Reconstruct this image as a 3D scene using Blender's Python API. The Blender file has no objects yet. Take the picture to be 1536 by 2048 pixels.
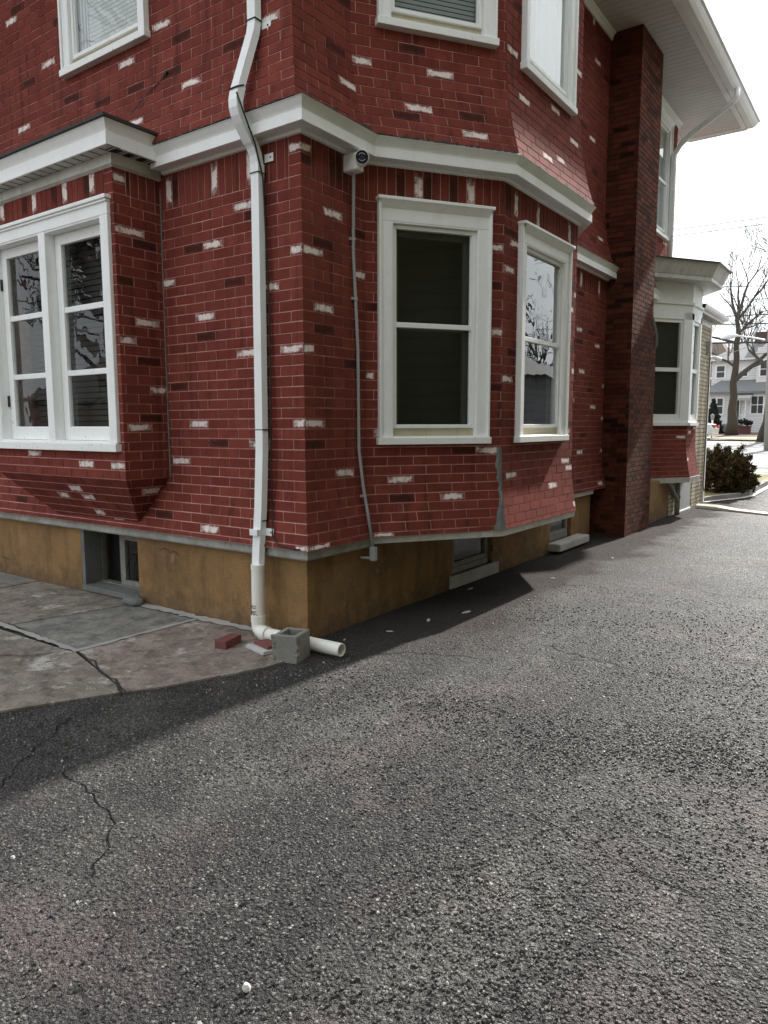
import bpy, bmesh, math, random
from mathutils import Vector, Matrix
random.seed(7)
R = math.radians
sc = bpy.context.scene
col = sc.collection
V = Vector

# ------------------------------------------------------------------ camera
cam_d = bpy.data.cameras.new('camera'); cam = bpy.data.objects.new('camera', cam_d); col.objects.link(cam)
sc.camera = cam
cam_d.sensor_fit = 'VERTICAL'; cam_d.sensor_height = 36.0
cam_d.lens = 36.0 * 1448.13 / 2048.0
cam_d.clip_start = 0.05; cam_d.clip_end = 2000
_az, _p, _ro = R(35.4305), R(6.842), R(-0.12506)
_F = V((-math.sin(_az), math.cos(_az), 0)); _R0 = V((math.cos(_az), math.sin(_az), 0)); _U = V((0, 0, 1))
_fw = _F * math.cos(_p) - _U * math.sin(_p); _up0 = _F * math.sin(_p) + _U * math.cos(_p)
_Rt = _R0 * math.cos(_ro) + _up0 * math.sin(_ro); _up = -_R0 * math.sin(_ro) + _up0 * math.cos(_ro)
cam.matrix_world = Matrix(((_Rt.x, _up.x, -_fw.x, 3.4591), (_Rt.y, _up.y, -_fw.y, -3.8935), (_Rt.z, _up.z, -_fw.z, 1.58), (0, 0, 0, 1)))

# ------------------------------------------------------------------ light
SUN_DIR = V((0.10, 1.30, 1.0)).normalized()          # towards the sun
sun_el = math.asin(SUN_DIR.z); sun_rot = math.atan2(SUN_DIR.x, SUN_DIR.y)
w = bpy.data.worlds.new('World'); sc.world = w; w.use_nodes = True
nt = w.node_tree; nt.nodes.clear()
wo = nt.nodes.new('ShaderNodeOutputWorld'); bg = nt.nodes.new('ShaderNodeBackground')
sky = nt.nodes.new('ShaderNodeTexSky'); sky.sky_type = 'NISHITA'; sky.sun_disc = False
sky.sun_elevation = sun_el; sky.sun_rotation = sun_rot
sky.air_density = 1.0; sky.dust_density = 6.0; sky.ozone_density = 1.0
hs = nt.nodes.new('ShaderNodeHueSaturation'); hs.inputs['Saturation'].default_value = 0.22; hs.inputs['Value'].default_value = 1.0
mxs = nt.nodes.new('ShaderNodeMix'); mxs.data_type = 'RGBA'; mxs.inputs['Factor'].default_value = 0.82
mxs.inputs['B'].default_value = (9.3, 9.85, 10.3, 1)       # thin bright cloud veil over the whole sky
nt.links.new(sky.outputs[0], hs.inputs['Color']); nt.links.new(hs.outputs[0], mxs.inputs['A'])
nt.links.new(mxs.outputs['Result'], bg.inputs['Color']); bg.inputs['Strength'].default_value = 0.10
nt.links.new(bg.outputs[0], wo.inputs['Surface'])
sd = bpy.data.lights.new('sun', 'SUN'); sun = bpy.data.objects.new('sun', sd); col.objects.link(sun)
sd.energy = 5.0; sd.angle = R(1.4); sd.color = (1.0, 0.965, 0.91)
sun.rotation_euler = SUN_DIR.to_track_quat('Z', 'Y').to_euler()
vs = sc.view_settings; vs.view_transform = 'Standard'; vs.look = 'None'; vs.gamma = 1; vs.exposure = 0.88
sc.cycles.max_bounces = 6; sc.cycles.use_denoising = True

# ------------------------------------------------------------------ helpers
class MB:
    def __init__(s): s.v = []; s.f = []; s.m = []; s.uv = {}; s.c = {}; s.smooth = False
    def vert(s, p): s.v.append(tuple(p)); return len(s.v) - 1
    def face(s, ps, mi=0, uv=None, c=None):
        ids = [s.vert(p) for p in ps]; s.f.append(ids); s.m.append(mi); k = len(s.f) - 1
        if uv: s.uv[k] = uv
        if c: s.c[k] = c
    def idx(s, ids, mi=0): s.f.append(list(ids)); s.m.append(mi)
    def box(s, o, a, b, c, mi=0):
        """o corner, a b c edge vectors (right handed)"""
        o, a, b, c = V(o), V(a), V(b), V(c)
        p = [o, o + a, o + a + b, o + b, o + c, o + a + c, o + a + b + c, o + b + c]
        i = [s.vert(q) for q in p]
        for q in ((3, 2, 1, 0), (4, 5, 6, 7), (0, 1, 5, 4), (1, 2, 6, 5), (2, 3, 7, 6), (3, 0, 4, 7)):
            s.f.append([i[k] for k in q]); s.m.append(mi)
    def abox(s, x0, x1, y0, y1, z0, z1, mi=0): s.box((x0, y0, z0), (x1 - x0, 0, 0), (0, y1 - y0, 0), (0, 0, z1 - z0), mi)
    def rings(s, rings, cap=True, closed=True, mi=0):
        ids = [[s.vert(p) for p in r] for r in rings]; n = len(ids[0])
        for a, b in zip(ids, ids[1:]):
            for k in range(n if closed else n - 1):
                s.idx((a[k], a[(k + 1) % n], b[(k + 1) % n], b[k]), mi)
        if cap and closed:
            s.idx(ids[0][::-1], mi); s.idx(ids[-1], mi)
    def tube(s, pts, r, n=8, mi=0, cap=True):
        pts = [V(p) for p in pts]; rs = r if isinstance(r, (list, tuple)) else [r] * len(pts)
        rings = []; ref = None
        for i, p in enumerate(pts):
            t = (pts[min(i + 1, len(pts) - 1)] - pts[max(i - 1, 0)]).normalized()
            if ref is None: ref = t.orthogonal().normalized()
            ref = (ref - t * ref.dot(t))
            ref = ref.normalized() if ref.length > 1e-5 else t.orthogonal().normalized()
            b = t.cross(ref)
            rings.append([p + (ref * math.cos(2 * math.pi * k / n) + b * math.sin(2 * math.pi * k / n)) * rs[i] for k in range(n)])
        s.rings(rings, cap, True, mi)
    def build(s, name, mat, parent=None, smooth=False, attr=False, fix=True):
        me = bpy.data.meshes.new(name); me.from_pydata(s.v, [], s.f)
        mats = mat if isinstance(mat, (list, tuple)) else [mat]
        for x in mats: me.materials.append(x)
        me.polygons.foreach_set('material_index', s.m)
        if attr or s.uv:
            me.uv_layers.new(name='local'); me.color_attributes.new('tone', 'FLOAT_COLOR', 'CORNER')
            n = len(me.loops); uvs = [0.0] * (2 * n); cs = [0.0] * (4 * n)
            for k, p in enumerate(me.polygons):
                u = s.uv.get(k); c = s.c.get(k, (0.5, 0, 0, 1))
                for j, li in enumerate(p.loop_indices):
                    if u: uvs[2 * li:2 * li + 2] = u[j]
                    cs[4 * li:4 * li + 4] = c
            me.uv_layers['local'].data.foreach_set('uv', uvs); me.color_attributes['tone'].data.foreach_set('color', cs)
        if smooth: me.polygons.foreach_set('use_smooth', [True] * len(me.polygons))
        me.update()
        o = bpy.data.objects.new(name, me); col.objects.link(o)
        if parent: o.parent = parent
        return o

def empty(name, loc=(0, 0, 0)):
    o = bpy.data.objects.new(name, None); col.objects.link(o); o.location = loc; return o
def tag(o, label=None, cat=None, group=None, kind=None):
    if label: o['label'] = label
    if cat: o['category'] = cat
    if group: o['group'] = group
    if kind: o['kind'] = kind
    return o
def bevel(o, w=0.004, seg=2):
    m = o.modifiers.new('edge', 'BEVEL'); m.width = w; m.segments = seg; m.limit_method = 'ANGLE'; m.angle_limit = R(40); return o
GZ = [(-60, 0), (11.5, 0), (13, .06), (16, .24), (34, .58), (45, .86), (80, 1.4), (400, 4)]
def gz(y):
    for (a, za), (b, zb) in zip(GZ, GZ[1:]):
        if y <= b: return za + (zb - za) * (y - a) / (b - a)
    return GZ[-1][1]

# ------------------------------------------------------------------ materials
class NT:
    def __init__(s, name):
        s.m = bpy.data.materials.new(name); s.m.use_nodes = True; s.t = s.m.node_tree; s.t.nodes.clear()
        s.out = s.n('ShaderNodeOutputMaterial'); s.b = s.n('ShaderNodeBsdfPrincipled'); s.l(s.b.outputs[0], s.out.inputs['Surface'])
    def n(s, t, **k):
        x = s.t.nodes.new(t)
        for a, b in k.items(): setattr(x, a, b)
        return x
    def l(s, a, b): s.t.links.new(a, b)
    def coord(s, which='Object', scale=None):
        c = s.n('ShaderNodeTexCoord'); o = c.outputs[which]
        if scale:
            mp = s.n('ShaderNodeMapping'); mp.inputs['Scale'].default_value = scale if isinstance(scale, tuple) else (scale,) * 3; s.l(o, mp.inputs[0]); o = mp.outputs[0]
        return o
    def noise(s, co, scale, detail=4, rough=.55, dist=0):
        x = s.n('ShaderNodeTexNoise'); x.inputs['Scale'].default_value = scale; x.inputs['Detail'].default_value = detail; x.inputs['Roughness'].default_value = rough; x.inputs['Distortion'].default_value = dist
        s.l(co, x.inputs['Vector']); return x.outputs[0]
    def vor(s, co, scale, feature='F1', out='Distance'):
        x = s.n('ShaderNodeTexVoronoi'); x.feature = feature; x.inputs['Scale'].default_value = scale; s.l(co, x.inputs['Vector']); return x.outputs[out]
    def ramp(s, v, stops):
        x = s.n('ShaderNodeValToRGB'); e = x.color_ramp.elements
        while len(e) < len(stops): e.new(0.5)
        for k, (p, c) in enumerate(stops): e[k].position = p; e[k].color = c if len(c) == 4 else (*c, 1)
        s.l(v, x.inputs[0]); return x.outputs[0]
    def fr(s, v, a, b, c=0, d=1):
        x = s.n('ShaderNodeMapRange'); x.inputs[1].default_value = a; x.inputs[2].default_value = b; x.inputs[3].default_value = c; x.inputs[4].default_value = d; s.l(v, x.inputs[0]); return x.outputs[0]
    def mix(s, f, a, b, mode='MIX'):
        x = s.n('ShaderNodeMix'); x.data_type = 'RGBA'; x.blend_type = mode
        for sock, val in ((x.inputs['Factor'], f), (x.inputs['A'], a), (x.inputs['B'], b)):
            if isinstance(val, (int, float)): sock.default_value = val
            elif isinstance(val, tuple): sock.default_value = (*val, 1) if len(val) == 3 else val
            else: s.l(val, sock)
        return x.outputs['Result']
    def math(s, op, a, b=None):
        x = s.n('ShaderNodeMath'); x.operation = op
        for k, val in enumerate((a, b)):
            if val is None: continue
            if isinstance(val, (int, float)): x.inputs[k].default_value = val
            else: s.l(val, x.inputs[k])
        return x.outputs[0]
    def bump(s, h, st=.3, dist=.01, base=None):
        x = s.n('ShaderNodeBump'); x.inputs['Strength'].default_value = st; x.inputs['Distance'].default_value = dist; s.l(h, x.inputs['Height'])
        if base: s.l(base, x.inputs['Normal'])
        return x.outputs[0]
    def fin(s, color=None, rough=.6, normal=None, spec=None):
        if color is not None:
            if isinstance(color, tuple): s.b.inputs['Base Color'].default_value = (*color, 1)
            else: s.l(color, s.b.inputs['Base Color'])
        if isinstance(rough, (int, float)): s.b.inputs['Roughness'].default_value = rough
        else: s.l(rough, s.b.inputs['Roughness'])
        if normal is not None: s.l(normal, s.b.inputs['Normal'])
        if spec is not None: s.b.inputs['Specular IOR Level'].default_value = spec
        return s.m

def m_brick(name, red, red2, dark, white, mort, whiteamt=1.0):
    """pressed brick siding: tone.r random tone, tone.g kind (0 red, .5 dark, 1 painted white), tone.b seed"""
    t = NT(name); co = t.coord('Object')
    at = t.n('ShaderNodeAttribute', attribute_name='tone'); sp = t.n('ShaderNodeSeparateColor'); t.l(at.outputs['Color'], sp.inputs[0])
    tone, kind, seed = sp.outputs[0], sp.outputs[1], sp.outputs[2]
    uv = t.n('ShaderNodeUVMap', uv_map='local'); sx = t.n('ShaderNodeSeparateXYZ'); t.l(uv.outputs[0], sx.inputs[0])
    grain = t.noise(co, 260, 3, .7); blotch = t.noise(co, 9, 4, .6); big = t.noise(co, 1.3, 3, .6)
    base = t.mix(tone, red, red2)
    base = t.mix(t.fr(blotch, .40, .62, 0, .45), base, tuple(c * .62 for c in red))
    base = t.mix(t.fr(big, .45, .7, 0, .22), base, (red2[0] * 1.12, red2[1] * 1.45, red2[2] * 1.25))
    base = t.mix(t.fr(grain, .35, .75, 0, .45), base, (red2[0] * 1.7, red2[1] * 1.75, red2[2] * 1.5))
    # ragged smear inside the brick: distance from brick centre in brick units plus noise
    nz = t.noise(co, 19, 4, .7); nz2 = t.noise(co, 95, 4, .75)
    ex = t.math('ABSOLUTE', t.math('SUBTRACT', sx.outputs[0], .5)); ey = t.math('ABSOLUTE', t.math('SUBTRACT', sx.outputs[1], .5))
    dmax = t.math('MAXIMUM', t.math('MULTIPLY', ex, .92), t.math('MULTIPLY', ey, 1.40))
    edge = t.math('ADD', dmax, t.math('MULTIPLY', t.math('SUBTRACT', nz, .5), 1.0))
    edge = t.math('ADD', edge, t.math('MULTIPLY', t.math('SUBTRACT', nz2, .5), .62))
    patch = t.fr(edge, .38, .30)
    isw = t.math('GREATER_THAN', kind, .8); isd = t.math('MULTIPLY', t.math('GREATER_THAN', kind, .3), t.math('LESS_THAN', kind, .7))
    pink = t.mix(t.math('MULTIPLY', isw, .45), base, white)
    wcol = t.mix(t.fr(nz2, .3, .7), white, tuple(c * .8 for c in white))
    c1 = t.mix(t.math('MULTIPLY', isw, patch), t.mix(t.math('MULTIPLY', isw, t.fr(edge, .56, .40, 0, .30)), base, white), wcol)
    c2 = t.mix(t.math('MULTIPLY', isd, t.fr(edge, .55, .30, .35, .85)), c1, dark)
    # dirt runs and rain splash low on the walls
    geo = t.n('ShaderNodeNewGeometry'); ps = t.n('ShaderNodeSeparateXYZ'); t.l(geo.outputs['Position'], ps.inputs[0])
    drip = t.noise(t.coord('Object', (14, 14, .8)), 1.0, 4, .65)
    c3 = t.mix(t.fr(drip, .52, .70, 0, .55), c2, (.035, .014, .012))
    bp = t.bump(t.math('ADD', grain, t.math('MULTIPLY', blotch, .4)), .5, .004)
    t.b.inputs['Specular IOR Level'].default_value = .12
    return t.fin(c3, .9, bp)
BRICK = m_brick('brick_siding_red', (.130, .0270, .0230), (.215, .050, .0395), (.040, .015, .013), (.90, .79, .76), None)
def m_mortar():
    t = NT('siding_joint'); co = t.coord(); n = t.noise(co, 5, 4, .6)
    return t.fin(t.mix(t.fr(n, .35, .7), (.70, .40, .35), (.46, .22, .19)), .85)
MORTAR = m_mortar()
def m_mortar2():
    t = NT('chimney_joint'); co = t.coord(); n = t.noise(co, 8, 4, .6)
    return t.fin(t.mix(t.fr(n, .35, .7), (.085, .045, .035), (.03, .016, .013)), .9)
MORTAR2 = m_mortar2()
CBRICK = m_brick('chimney_brick', (.026, .009, .008), (.150, .044, .026), (.010, .007, .006), (.30, .2, .17), None)

def m_trim(name, c=(.88, .89, .885), dirt=.24, rough=.45):
    t = NT(name); co = t.coord(); n = t.noise(co, 3.5, 6, .7); st = t.noise(t.coord('Object', (9, 9, 1.2)), 1.6, 4, .6); sp = t.noise(co, 90, 2, .5)
    k = t.mix(t.fr(n, .48, .75, 0, dirt), c, tuple(x * y for x, y in zip(c, (.66, .66, .60))))
    k = t.mix(t.fr(st, .55, .8, 0, dirt), k, tuple(x * y for x, y in zip(c, (.60, .58, .50))))
    k = t.mix(t.fr(sp, .70, .76, 0, dirt * 1.2), k, (.25, .23, .2))
    return t.fin(k, t.fr(n, .3, .7, rough, rough + .2), t.bump(n, .12, .01))
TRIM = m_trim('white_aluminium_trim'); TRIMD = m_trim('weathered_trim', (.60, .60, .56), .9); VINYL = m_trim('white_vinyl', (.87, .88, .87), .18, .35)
CREAM = m_trim('cream_wood_strip', (.55, .50, .36), .6)
DSP = m_trim('downspout_enamel', (.88, .90, .91), .20, .3); PVC = m_trim('pvc_plastic', (.84, .82, .77), .22, .35)
GREYP = m_trim('grey_conduit_plastic', (.36, .37, .38), .3, .4)
def m_peel():
    t = NT('peeling_white_paint'); co = t.coord(); n = t.noise(co, 28, 6, .72); n2 = t.noise(co, 6, 3)
    msk = t.math('MULTIPLY', t.fr(n, .60, .66), t.fr(n2, .42, .6))
    return t.fin(t.mix(msk, (.87, .88, .87), (.33, .31, .28)), .55, t.bump(n, .3, .006))
PEEL = m_peel()
def m_conc(name, c, c2, dark=(.05, .045, .04), spots=.4, sc_=1.0, edge=None):
    t = NT(name); co = t.coord(); n = t.noise(co, 3 * sc_, 8, .68); f = t.noise(co, 60 * sc_, 4, .7); s2 = t.noise(co, 14 * sc_, 5, .7)
    k = t.mix(t.fr(n, .35, .68), c, c2); k = t.mix(t.fr(s2, .58, .75, 0, spots), k, dark); k = t.mix(t.fr(f, .58, .78, 0, .4), k, tuple(min(1, x * 1.9) for x in c))
    return t.fin(k, .88, t.bump(t.math('ADD', f, s2), .5, .008))
CONC = m_conc('concrete_lip', (.36, .35, .33), (.50, .49, .46)); BLOCKM = m_conc('cinder_block', (.20, .195, .175), (.27, .26, .235), (.09, .085, .08), .5, 3)
CEMENT = m_conc('cement_patch', (.13, .135, .13), (.20, .205, .2), (.05, .05, .05), .5, 2); KERB = m_conc('kerb_stone', (.19, .18, .165), (.30, .29, .27), (.05, .05, .05), .5)
SIDEWALK = m_conc('pale_concrete', (.50, .49, .47), (.60, .59, .57), (.3, .3, .29), .2, .6)
def m_stucco():
    t = NT('ochre_stucco'); co = t.coord(); n = t.noise(co, 1.6, 7, .68); f = t.noise(co, 70, 4, .7); s2 = t.noise(co, 9, 5, .7); st = t.noise(t.coord('Object', (5, 5, .9)), 1.3, 5, .65)
    geo = t.n('ShaderNodeNewGeometry'); ps = t.n('ShaderNodeSeparateXYZ'); t.l(geo.outputs['Position'], ps.inputs[0])
    k = t.mix(t.fr(n, .38, .62), (.390, .230, .100), (.225, .138, .072))
    k = t.mix(t.fr(st, .48, .66, 0, .65), k, (.130, .078, .042)); k = t.mix(t.fr(f, .36, .64, .0, .55), k, (.17, .095, .042)); k = t.mix(t.fr(s2, .46, .60, 0, .28), k, (.36, .225, .105))
    k = t.mix(t.fr(t.math('ADD', ps.outputs[2], t.math('MULTIPLY', t.math('SUBTRACT', s2, .5), .5)), .20, .0, 0, .7), k, (.13, .085, .055))
    k = t.mix(t.fr(s2, .64, .72, 0, .55), k, (.09, .05, .03))
    v = t.vor(co, 30); k = t.mix(t.math('MULTIPLY', t.fr(v, .13, .07), t.fr(t.noise(co, 7, 2), .55, .62)), k, (.52, .36, .19))
    red = t.noise(co, 2.6, 4, .6); k = t.mix(t.math('MULTIPLY', t.fr(red, .67, .74), t.fr(s2, .45, .6, 0, .6)), k, (.17, .05, .04))
    wn = t.n('ShaderNodeTexNoise'); wn.inputs['Scale'].default_value = 3.0; wn.inputs['Detail'].default_value = 6; t.l(co, wn.inputs['Vector'])
    wv = t.mix(.22, co, wn.outputs['Color']); crk = t.vor(wv, 1.25, 'DISTANCE_TO_EDGE')
    k = t.mix(t.math('MULTIPLY', t.fr(crk, .005, .0015), t.fr(t.noise(co, 1.7, 3), .55, .60)), k, (.07, .045, .03))
    loss = t.noise(co, 3.7, 8, .75); k = t.mix(t.fr(loss, .63, .66, 0, .8), k, (.29, .235, .165)); k = t.mix(t.fr(loss, .36, .33, 0, .6), k, (.085, .055, .034))
    return t.fin(k, .95, t.bump(t.math('ADD', f, t.math('MULTIPLY', s2, 1.2)), .8, .012), .2)
STUCCO = m_stucco()
def m_asphalt(name='asphalt'):
    t = NT(name); co = t.coord()
    cell = t.vor(co, 62, 'F1', 'Color'); d = t.vor(co, 62); d2 = t.vor(co, 170); c2 = t.vor(co, 170, 'F1', 'Color')
    sp = t.n('ShaderNodeSeparateColor'); t.l(cell, sp.inputs[0]); sp2 = t.n('ShaderNodeSeparateColor'); t.l(c2, sp2.inputs[0])
    big = t.noise(co, .55, 5, .62); mid = t.noise(co, 2.3, 7, .70); fine = t.noise(co, 45, 4, .7); pink = t.noise(co, .9, 3, .6); wear = t.noise(t.coord('Object', (1.1, .30, 1)), 1.0, 4, .6)
    stone = t.ramp(sp.outputs[0], [(0, (.018, .017, .017)), (.50, (.026, .024, .0245)), (.76, (.058, .055, .054)), (.90, (.19, .184, .174)), (1, (.46, .45, .42))])
    small = t.ramp(sp2.outputs[0], [(0, (.011, .0105, .011)), (.62, (.026, .0245, .025)), (.89, (.095, .092, .088)), (1, (.38, .37, .345))])
    tar = t.mix(t.fr(fine, .3, .7), (.013, .0120, .0128), small)
    expo = t.fr(t.math('ADD', t.math('MULTIPLY', mid, .7), t.math('MULTIPLY', big, .4)), .44, .66, .10, 1.0)
    k = t.mix(t.math('MULTIPLY', t.fr(d, .45, .33), expo), tar, stone)
    pale = t.mix(t.fr(fine, .38, .62), (.036, .034, .033), (.20, .194, .18))
    k = t.mix(t.math('MULTIPLY', t.fr(wear, .47, .62, 0, .62), t.fr(mid, .36, .60)), k, pale)
    k = t.mix(t.fr(mid, .60, .72, 0, .5), k, pale)
    k = t.mix(t.math('MULTIPLY', t.fr(pink, .52, .64, 0, .55), t.fr(mid, .36, .60)), k, (.100, .070, .074))
    dust = t.noise(co, 4.3, 7, .72); k = t.mix(t.math('MULTIPLY', t.fr(dust, .62, .70, 0, .7), t.fr(fine, .4, .6)), k, (.40, .36, .28))
    oil = t.noise(co, .8, 5, .65, 1.2); k = t.mix(t.fr(oil, .53, .66, 0, .6), k, (.020, .019, .020))
    # finer, dark brown strip of tarmac along the foundation
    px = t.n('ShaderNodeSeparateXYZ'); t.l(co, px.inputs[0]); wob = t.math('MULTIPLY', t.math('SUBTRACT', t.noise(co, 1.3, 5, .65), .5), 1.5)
    wallside = t.math('MULTIPLY', t.fr(t.math('ADD', px.outputs[0], wob), 1.35, .75), t.fr(t.math('ADD', px.outputs[1], wob), -.2, .9))
    k = t.mix(t.math('MULTIPLY', wallside, .82), k, t.mix(t.fr(fine, .35, .65), (.034, .029, .027), (.078, .066, .060)))
    h = t.math('ADD', t.math('MULTIPLY', t.fr(d, .6, .1), t.fr(wallside, 0, 1, 1, .25)), t.math('MULTIPLY', fine, .6)); h = t.math('ADD', h, t.math('MULTIPLY', t.fr(d2, .6, .1), .4))
    t.l(t.fr(wallside, 0, 1, .38, .10), t.b.inputs['Specular IOR Level'])
    return t.fin(k, t.math('MAXIMUM', t.fr(sp.outputs[1], 0, 1, .38, .8), t.math('MULTIPLY', wallside, .85)), t.bump(h, 1.0, .016, t.bump(mid, .5, .05)))
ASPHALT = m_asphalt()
def m_stone(name, a, b, c, white=.0):
    t = NT(name); co = t.coord(); n = t.noise(co, 2.6, 9, .72); f = t.noise(co, 38, 6, .75); s2 = t.noise(co, 7.5, 8, .74, .2); lay = t.noise(co, 4.5, 6, .6, .5); moss = t.noise(co, 1.3, 6, .7)
    k = t.mix(t.fr(n, .40, .60), a, b); k = t.mix(t.fr(s2, .48, .62, 0, .75), k, c); k = t.mix(t.fr(lay, .485, .50, 0, .28), k, tuple(x * .45 for x in a))
    k = t.mix(t.fr(moss, .54, .68, 0, .45), k, (.115, .118, .085)); k = t.mix(t.fr(f, .56, .76, 0, .6), k, tuple(x * 1.6 for x in b)); k = t.mix(t.fr(f, .42, .28, 0, .6), k, tuple(x * .5 for x in a))
    if white:
        wn = t.noise(co, 2.3, 9, .78); k = t.mix(t.math('MULTIPLY', t.fr(wn, .545, .60), t.fr(f, .36, .55, .25, 1)), k, (.56, .545, .51))
    return t.fin(k, .88, t.bump(t.math('ADD', t.math('MULTIPLY', s2, 1.4), t.math('MULTIPLY', f, .6)), .85, .024))
FLAG_P = m_stone('flagstone_pink', (.260, .200, .170), (.380, .320, .280), (.095, .078, .068), 1)
FLAG_G = m_stone('flagstone_grey', (.215, .208, .190), (.320, .308, .278), (.095, .100, .096), .0)
FLAG_B = m_stone('flagstone_brown', (.225, .192, .160), (.340, .300, .250), (.080, .075, .062), 1)
JOINT = m_conc('flagstone_joint', (.30, .31, .29), (.40, .40, .38), (.1, .1, .1), .3)
def m_plain(name, c, rough=.6, v=.25, s=20, bump=.2, spec=.5):
    t = NT(name); co = t.coord(); n = t.noise(co, s, 5, .65); k = t.mix(n, tuple(x * (1 - v) for x in c), tuple(min(1, x * (1 + v)) for x in c))
    return t.fin(k, rough, t.bump(n, bump, .01), spec)
BLACK = m_plain('black_plastic', (.015, .015, .016), .4); SEAM = m_plain('dark_seam', (.02, .02, .022), .7); CRACK = m_plain('crack_shadow', (.012, .011, .011), 1.0, .3, 30, .0, .0)
SHINGLE = m_plain('dark_roof_shingle', (.045, .042, .042), .9, .5, 30, .6); ROOFG = m_plain('grey_roof_shingle', (.16, .16, .165), .9, .4, 6, .5); ROOFB = m_plain('brown_roof_shingle', (.16, .125, .105), .9, .4, 6, .5)
BARK = m_plain('bark', (.048, .037, .025), .95, .5, 12, .9); TWIG = m_plain('twig', (.060, .050, .044), .95, .3, 10, .3)
LEAFD = m_plain('conifer_leaf', (.020, .026, .020), .8, .4, 8, .3); LENSG = m_plain('lens_black', (.004, .004, .006), .08, .1)
DIRT = m_plain('leaf_litter', (.12, .075, .05), .95, .5, 3, .6); WOODR = m_plain('dark_red_wood', (.09, .03, .028), .8); STREETM = m_plain('street_asphalt', (.20, .20, .198), .85, .12, 2, .2)
REDBRICK = m_plain('loose_brick', (.17, .055, .05), .85, .4, 25, .5); POLEW = m_plain('pole_wood', (.30, .28, .25), .9, .3, 8, .4); HWHITE = m_plain('house_white_siding', (.78, .78, .77), .7, .1, 2, .1)
TANSID = m_plain('tan_siding', (.36, .27, .20), .8, .12, 3); CARP = m_plain('silver_car_paint', (.52, .53, .52), .25, .05); CARB = m_plain('dark_car_paint', (.03, .035, .045), .25, .05)
REDL = m_plain('tail_lamp_red', (.35, .02, .02), .3); RUBBER = m_plain('tyre_rubber', (.02, .02, .02), .8); CHROME = m_plain('bright_metal', (.6, .6, .6), .25)
PURPLE = m_plain('infrared_ring', (.33, .29, .62), .3, .05); DOORP = m_plain('grey_panel', (.40, .40, .39), .7, .15, 5); METER = m_plain('meter_grey', (.42, .43, .42), .5)
BLINDM = m_plain('blind_vinyl', (.78, .80, .82), .5, .04); BLINDG = m_plain('blind_grey', (.36, .39, .40), .5, .06); CURT = m_plain('curtain_white', (.62, .63, .64), .8, .08, 8)
DARKIN = m_plain('dark_room', (.010, .010, .010), .9)
def m_grass():
    t = NT('dry_grass'); co = t.coord(); n = t.noise(co, 5, 6, .7); f = t.noise(co, 60, 4)
    return t.fin(t.mix(t.fr(n, .4, .65), (.26, .22, .10), (.13, .13, .05)), .95, t.bump(f, .9, .03))
GRASS = m_grass()
def m_bush():
    t = NT('yew_leaf'); oi = t.n('ShaderNodeAttribute', attribute_name='tone'); sp = t.n('ShaderNodeSeparateColor'); t.l(oi.outputs['Color'], sp.inputs[0])
    return t.fin(t.mix(sp.outputs[0], (.022, .024, .010), (.115, .068, .022)), .75)
BUSHM = m_bush()
def m_glass(name, ior=1.9, wav=.0, ws=2.2, tint=(.9, .93, .92)):
    t = NT(name); t.t.nodes.remove(t.b); co = t.coord()
    fz = t.n('ShaderNodeFresnel'); gq = t.n('ShaderNodeNewGeometry'); t.l(t.fr(gq.outputs['Backfacing'], 0, 1, ior, 1 / ior), fz.inputs['IOR'])
    gl = t.n('ShaderNodeBsdfGlossy'); gl.inputs['Roughness'].default_value = .0; gl.inputs['Color'].default_value = (.95, .97, .97, 1)
    tr = t.n('ShaderNodeBsdfTransparent'); tr.inputs['Color'].default_value = (*tint, 1)
    mx = t.n('ShaderNodeMixShader'); t.l(fz.outputs[0], mx.inputs[0]); t.l(tr.outputs[0], mx.inputs[1]); t.l(gl.outputs[0], mx.inputs[2]); t.l(mx.outputs[0], t.out.inputs['Surface'])
    if wav:
        b = t.bump(t.noise(co, ws, 2, .4, .4), wav, .05); t.l(b, gl.inputs['Normal'])
    return t.m
GLASS = m_glass('window_glass', 1.75, .10, 1.6); GLASSW = m_glass('old_wavy_glass', 2.2, .05, 3.0); GLASSD = m_glass('plain_old_glass', 1.42, .05, 3.0); GLASS1 = m_glass('storm_glass', 1.50, .05, 2.2); GLASSF = m_glass('far_glass', 1.6)
def m_stonewall():
    t = NT('split_stone_veneer'); c0 = t.n('ShaderNodeTexCoord'); sx = t.n('ShaderNodeSeparateXYZ'); t.l(c0.outputs['Object'], sx.inputs[0])
    cb = t.n('ShaderNodeCombineXYZ'); t.l(t.math('ADD', sx.outputs[0], sx.outputs[1]), cb.inputs[0]); t.l(sx.outputs[2], cb.inputs[1])
    br = t.n('ShaderNodeTexBrick'); br.offset = .43; br.squash = .7; br.squash_frequency = 3
    for k, vv in (('Scale', 1.0), ('Mortar Size', .008), ('Brick Width', .26), ('Row Height', .075), ('Bias', .0)): br.inputs[k].default_value = vv
    br.inputs['Color1'].default_value = (.62, .55, .42, 1); br.inputs['Color2'].default_value = (.45, .38, .27, 1); br.inputs['Mortar'].default_value = (.10, .085, .07, 1)
    t.l(cb.outputs[0], br.inputs['Vector']); n = t.noise(c0.outputs['Object'], 30, 4)
    inv = t.math('SUBTRACT', 1.0, br.outputs['Fac'])
    return t.fin(t.mix(t.fr(n, .3, .7, 0, .4), br.outputs['Color'], (.35, .27, .17)), .9, t.bump(t.math('ADD', inv, t.math('MULTIPLY', n, .5)), .9, .02))
STONEV = m_stonewall()
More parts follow.
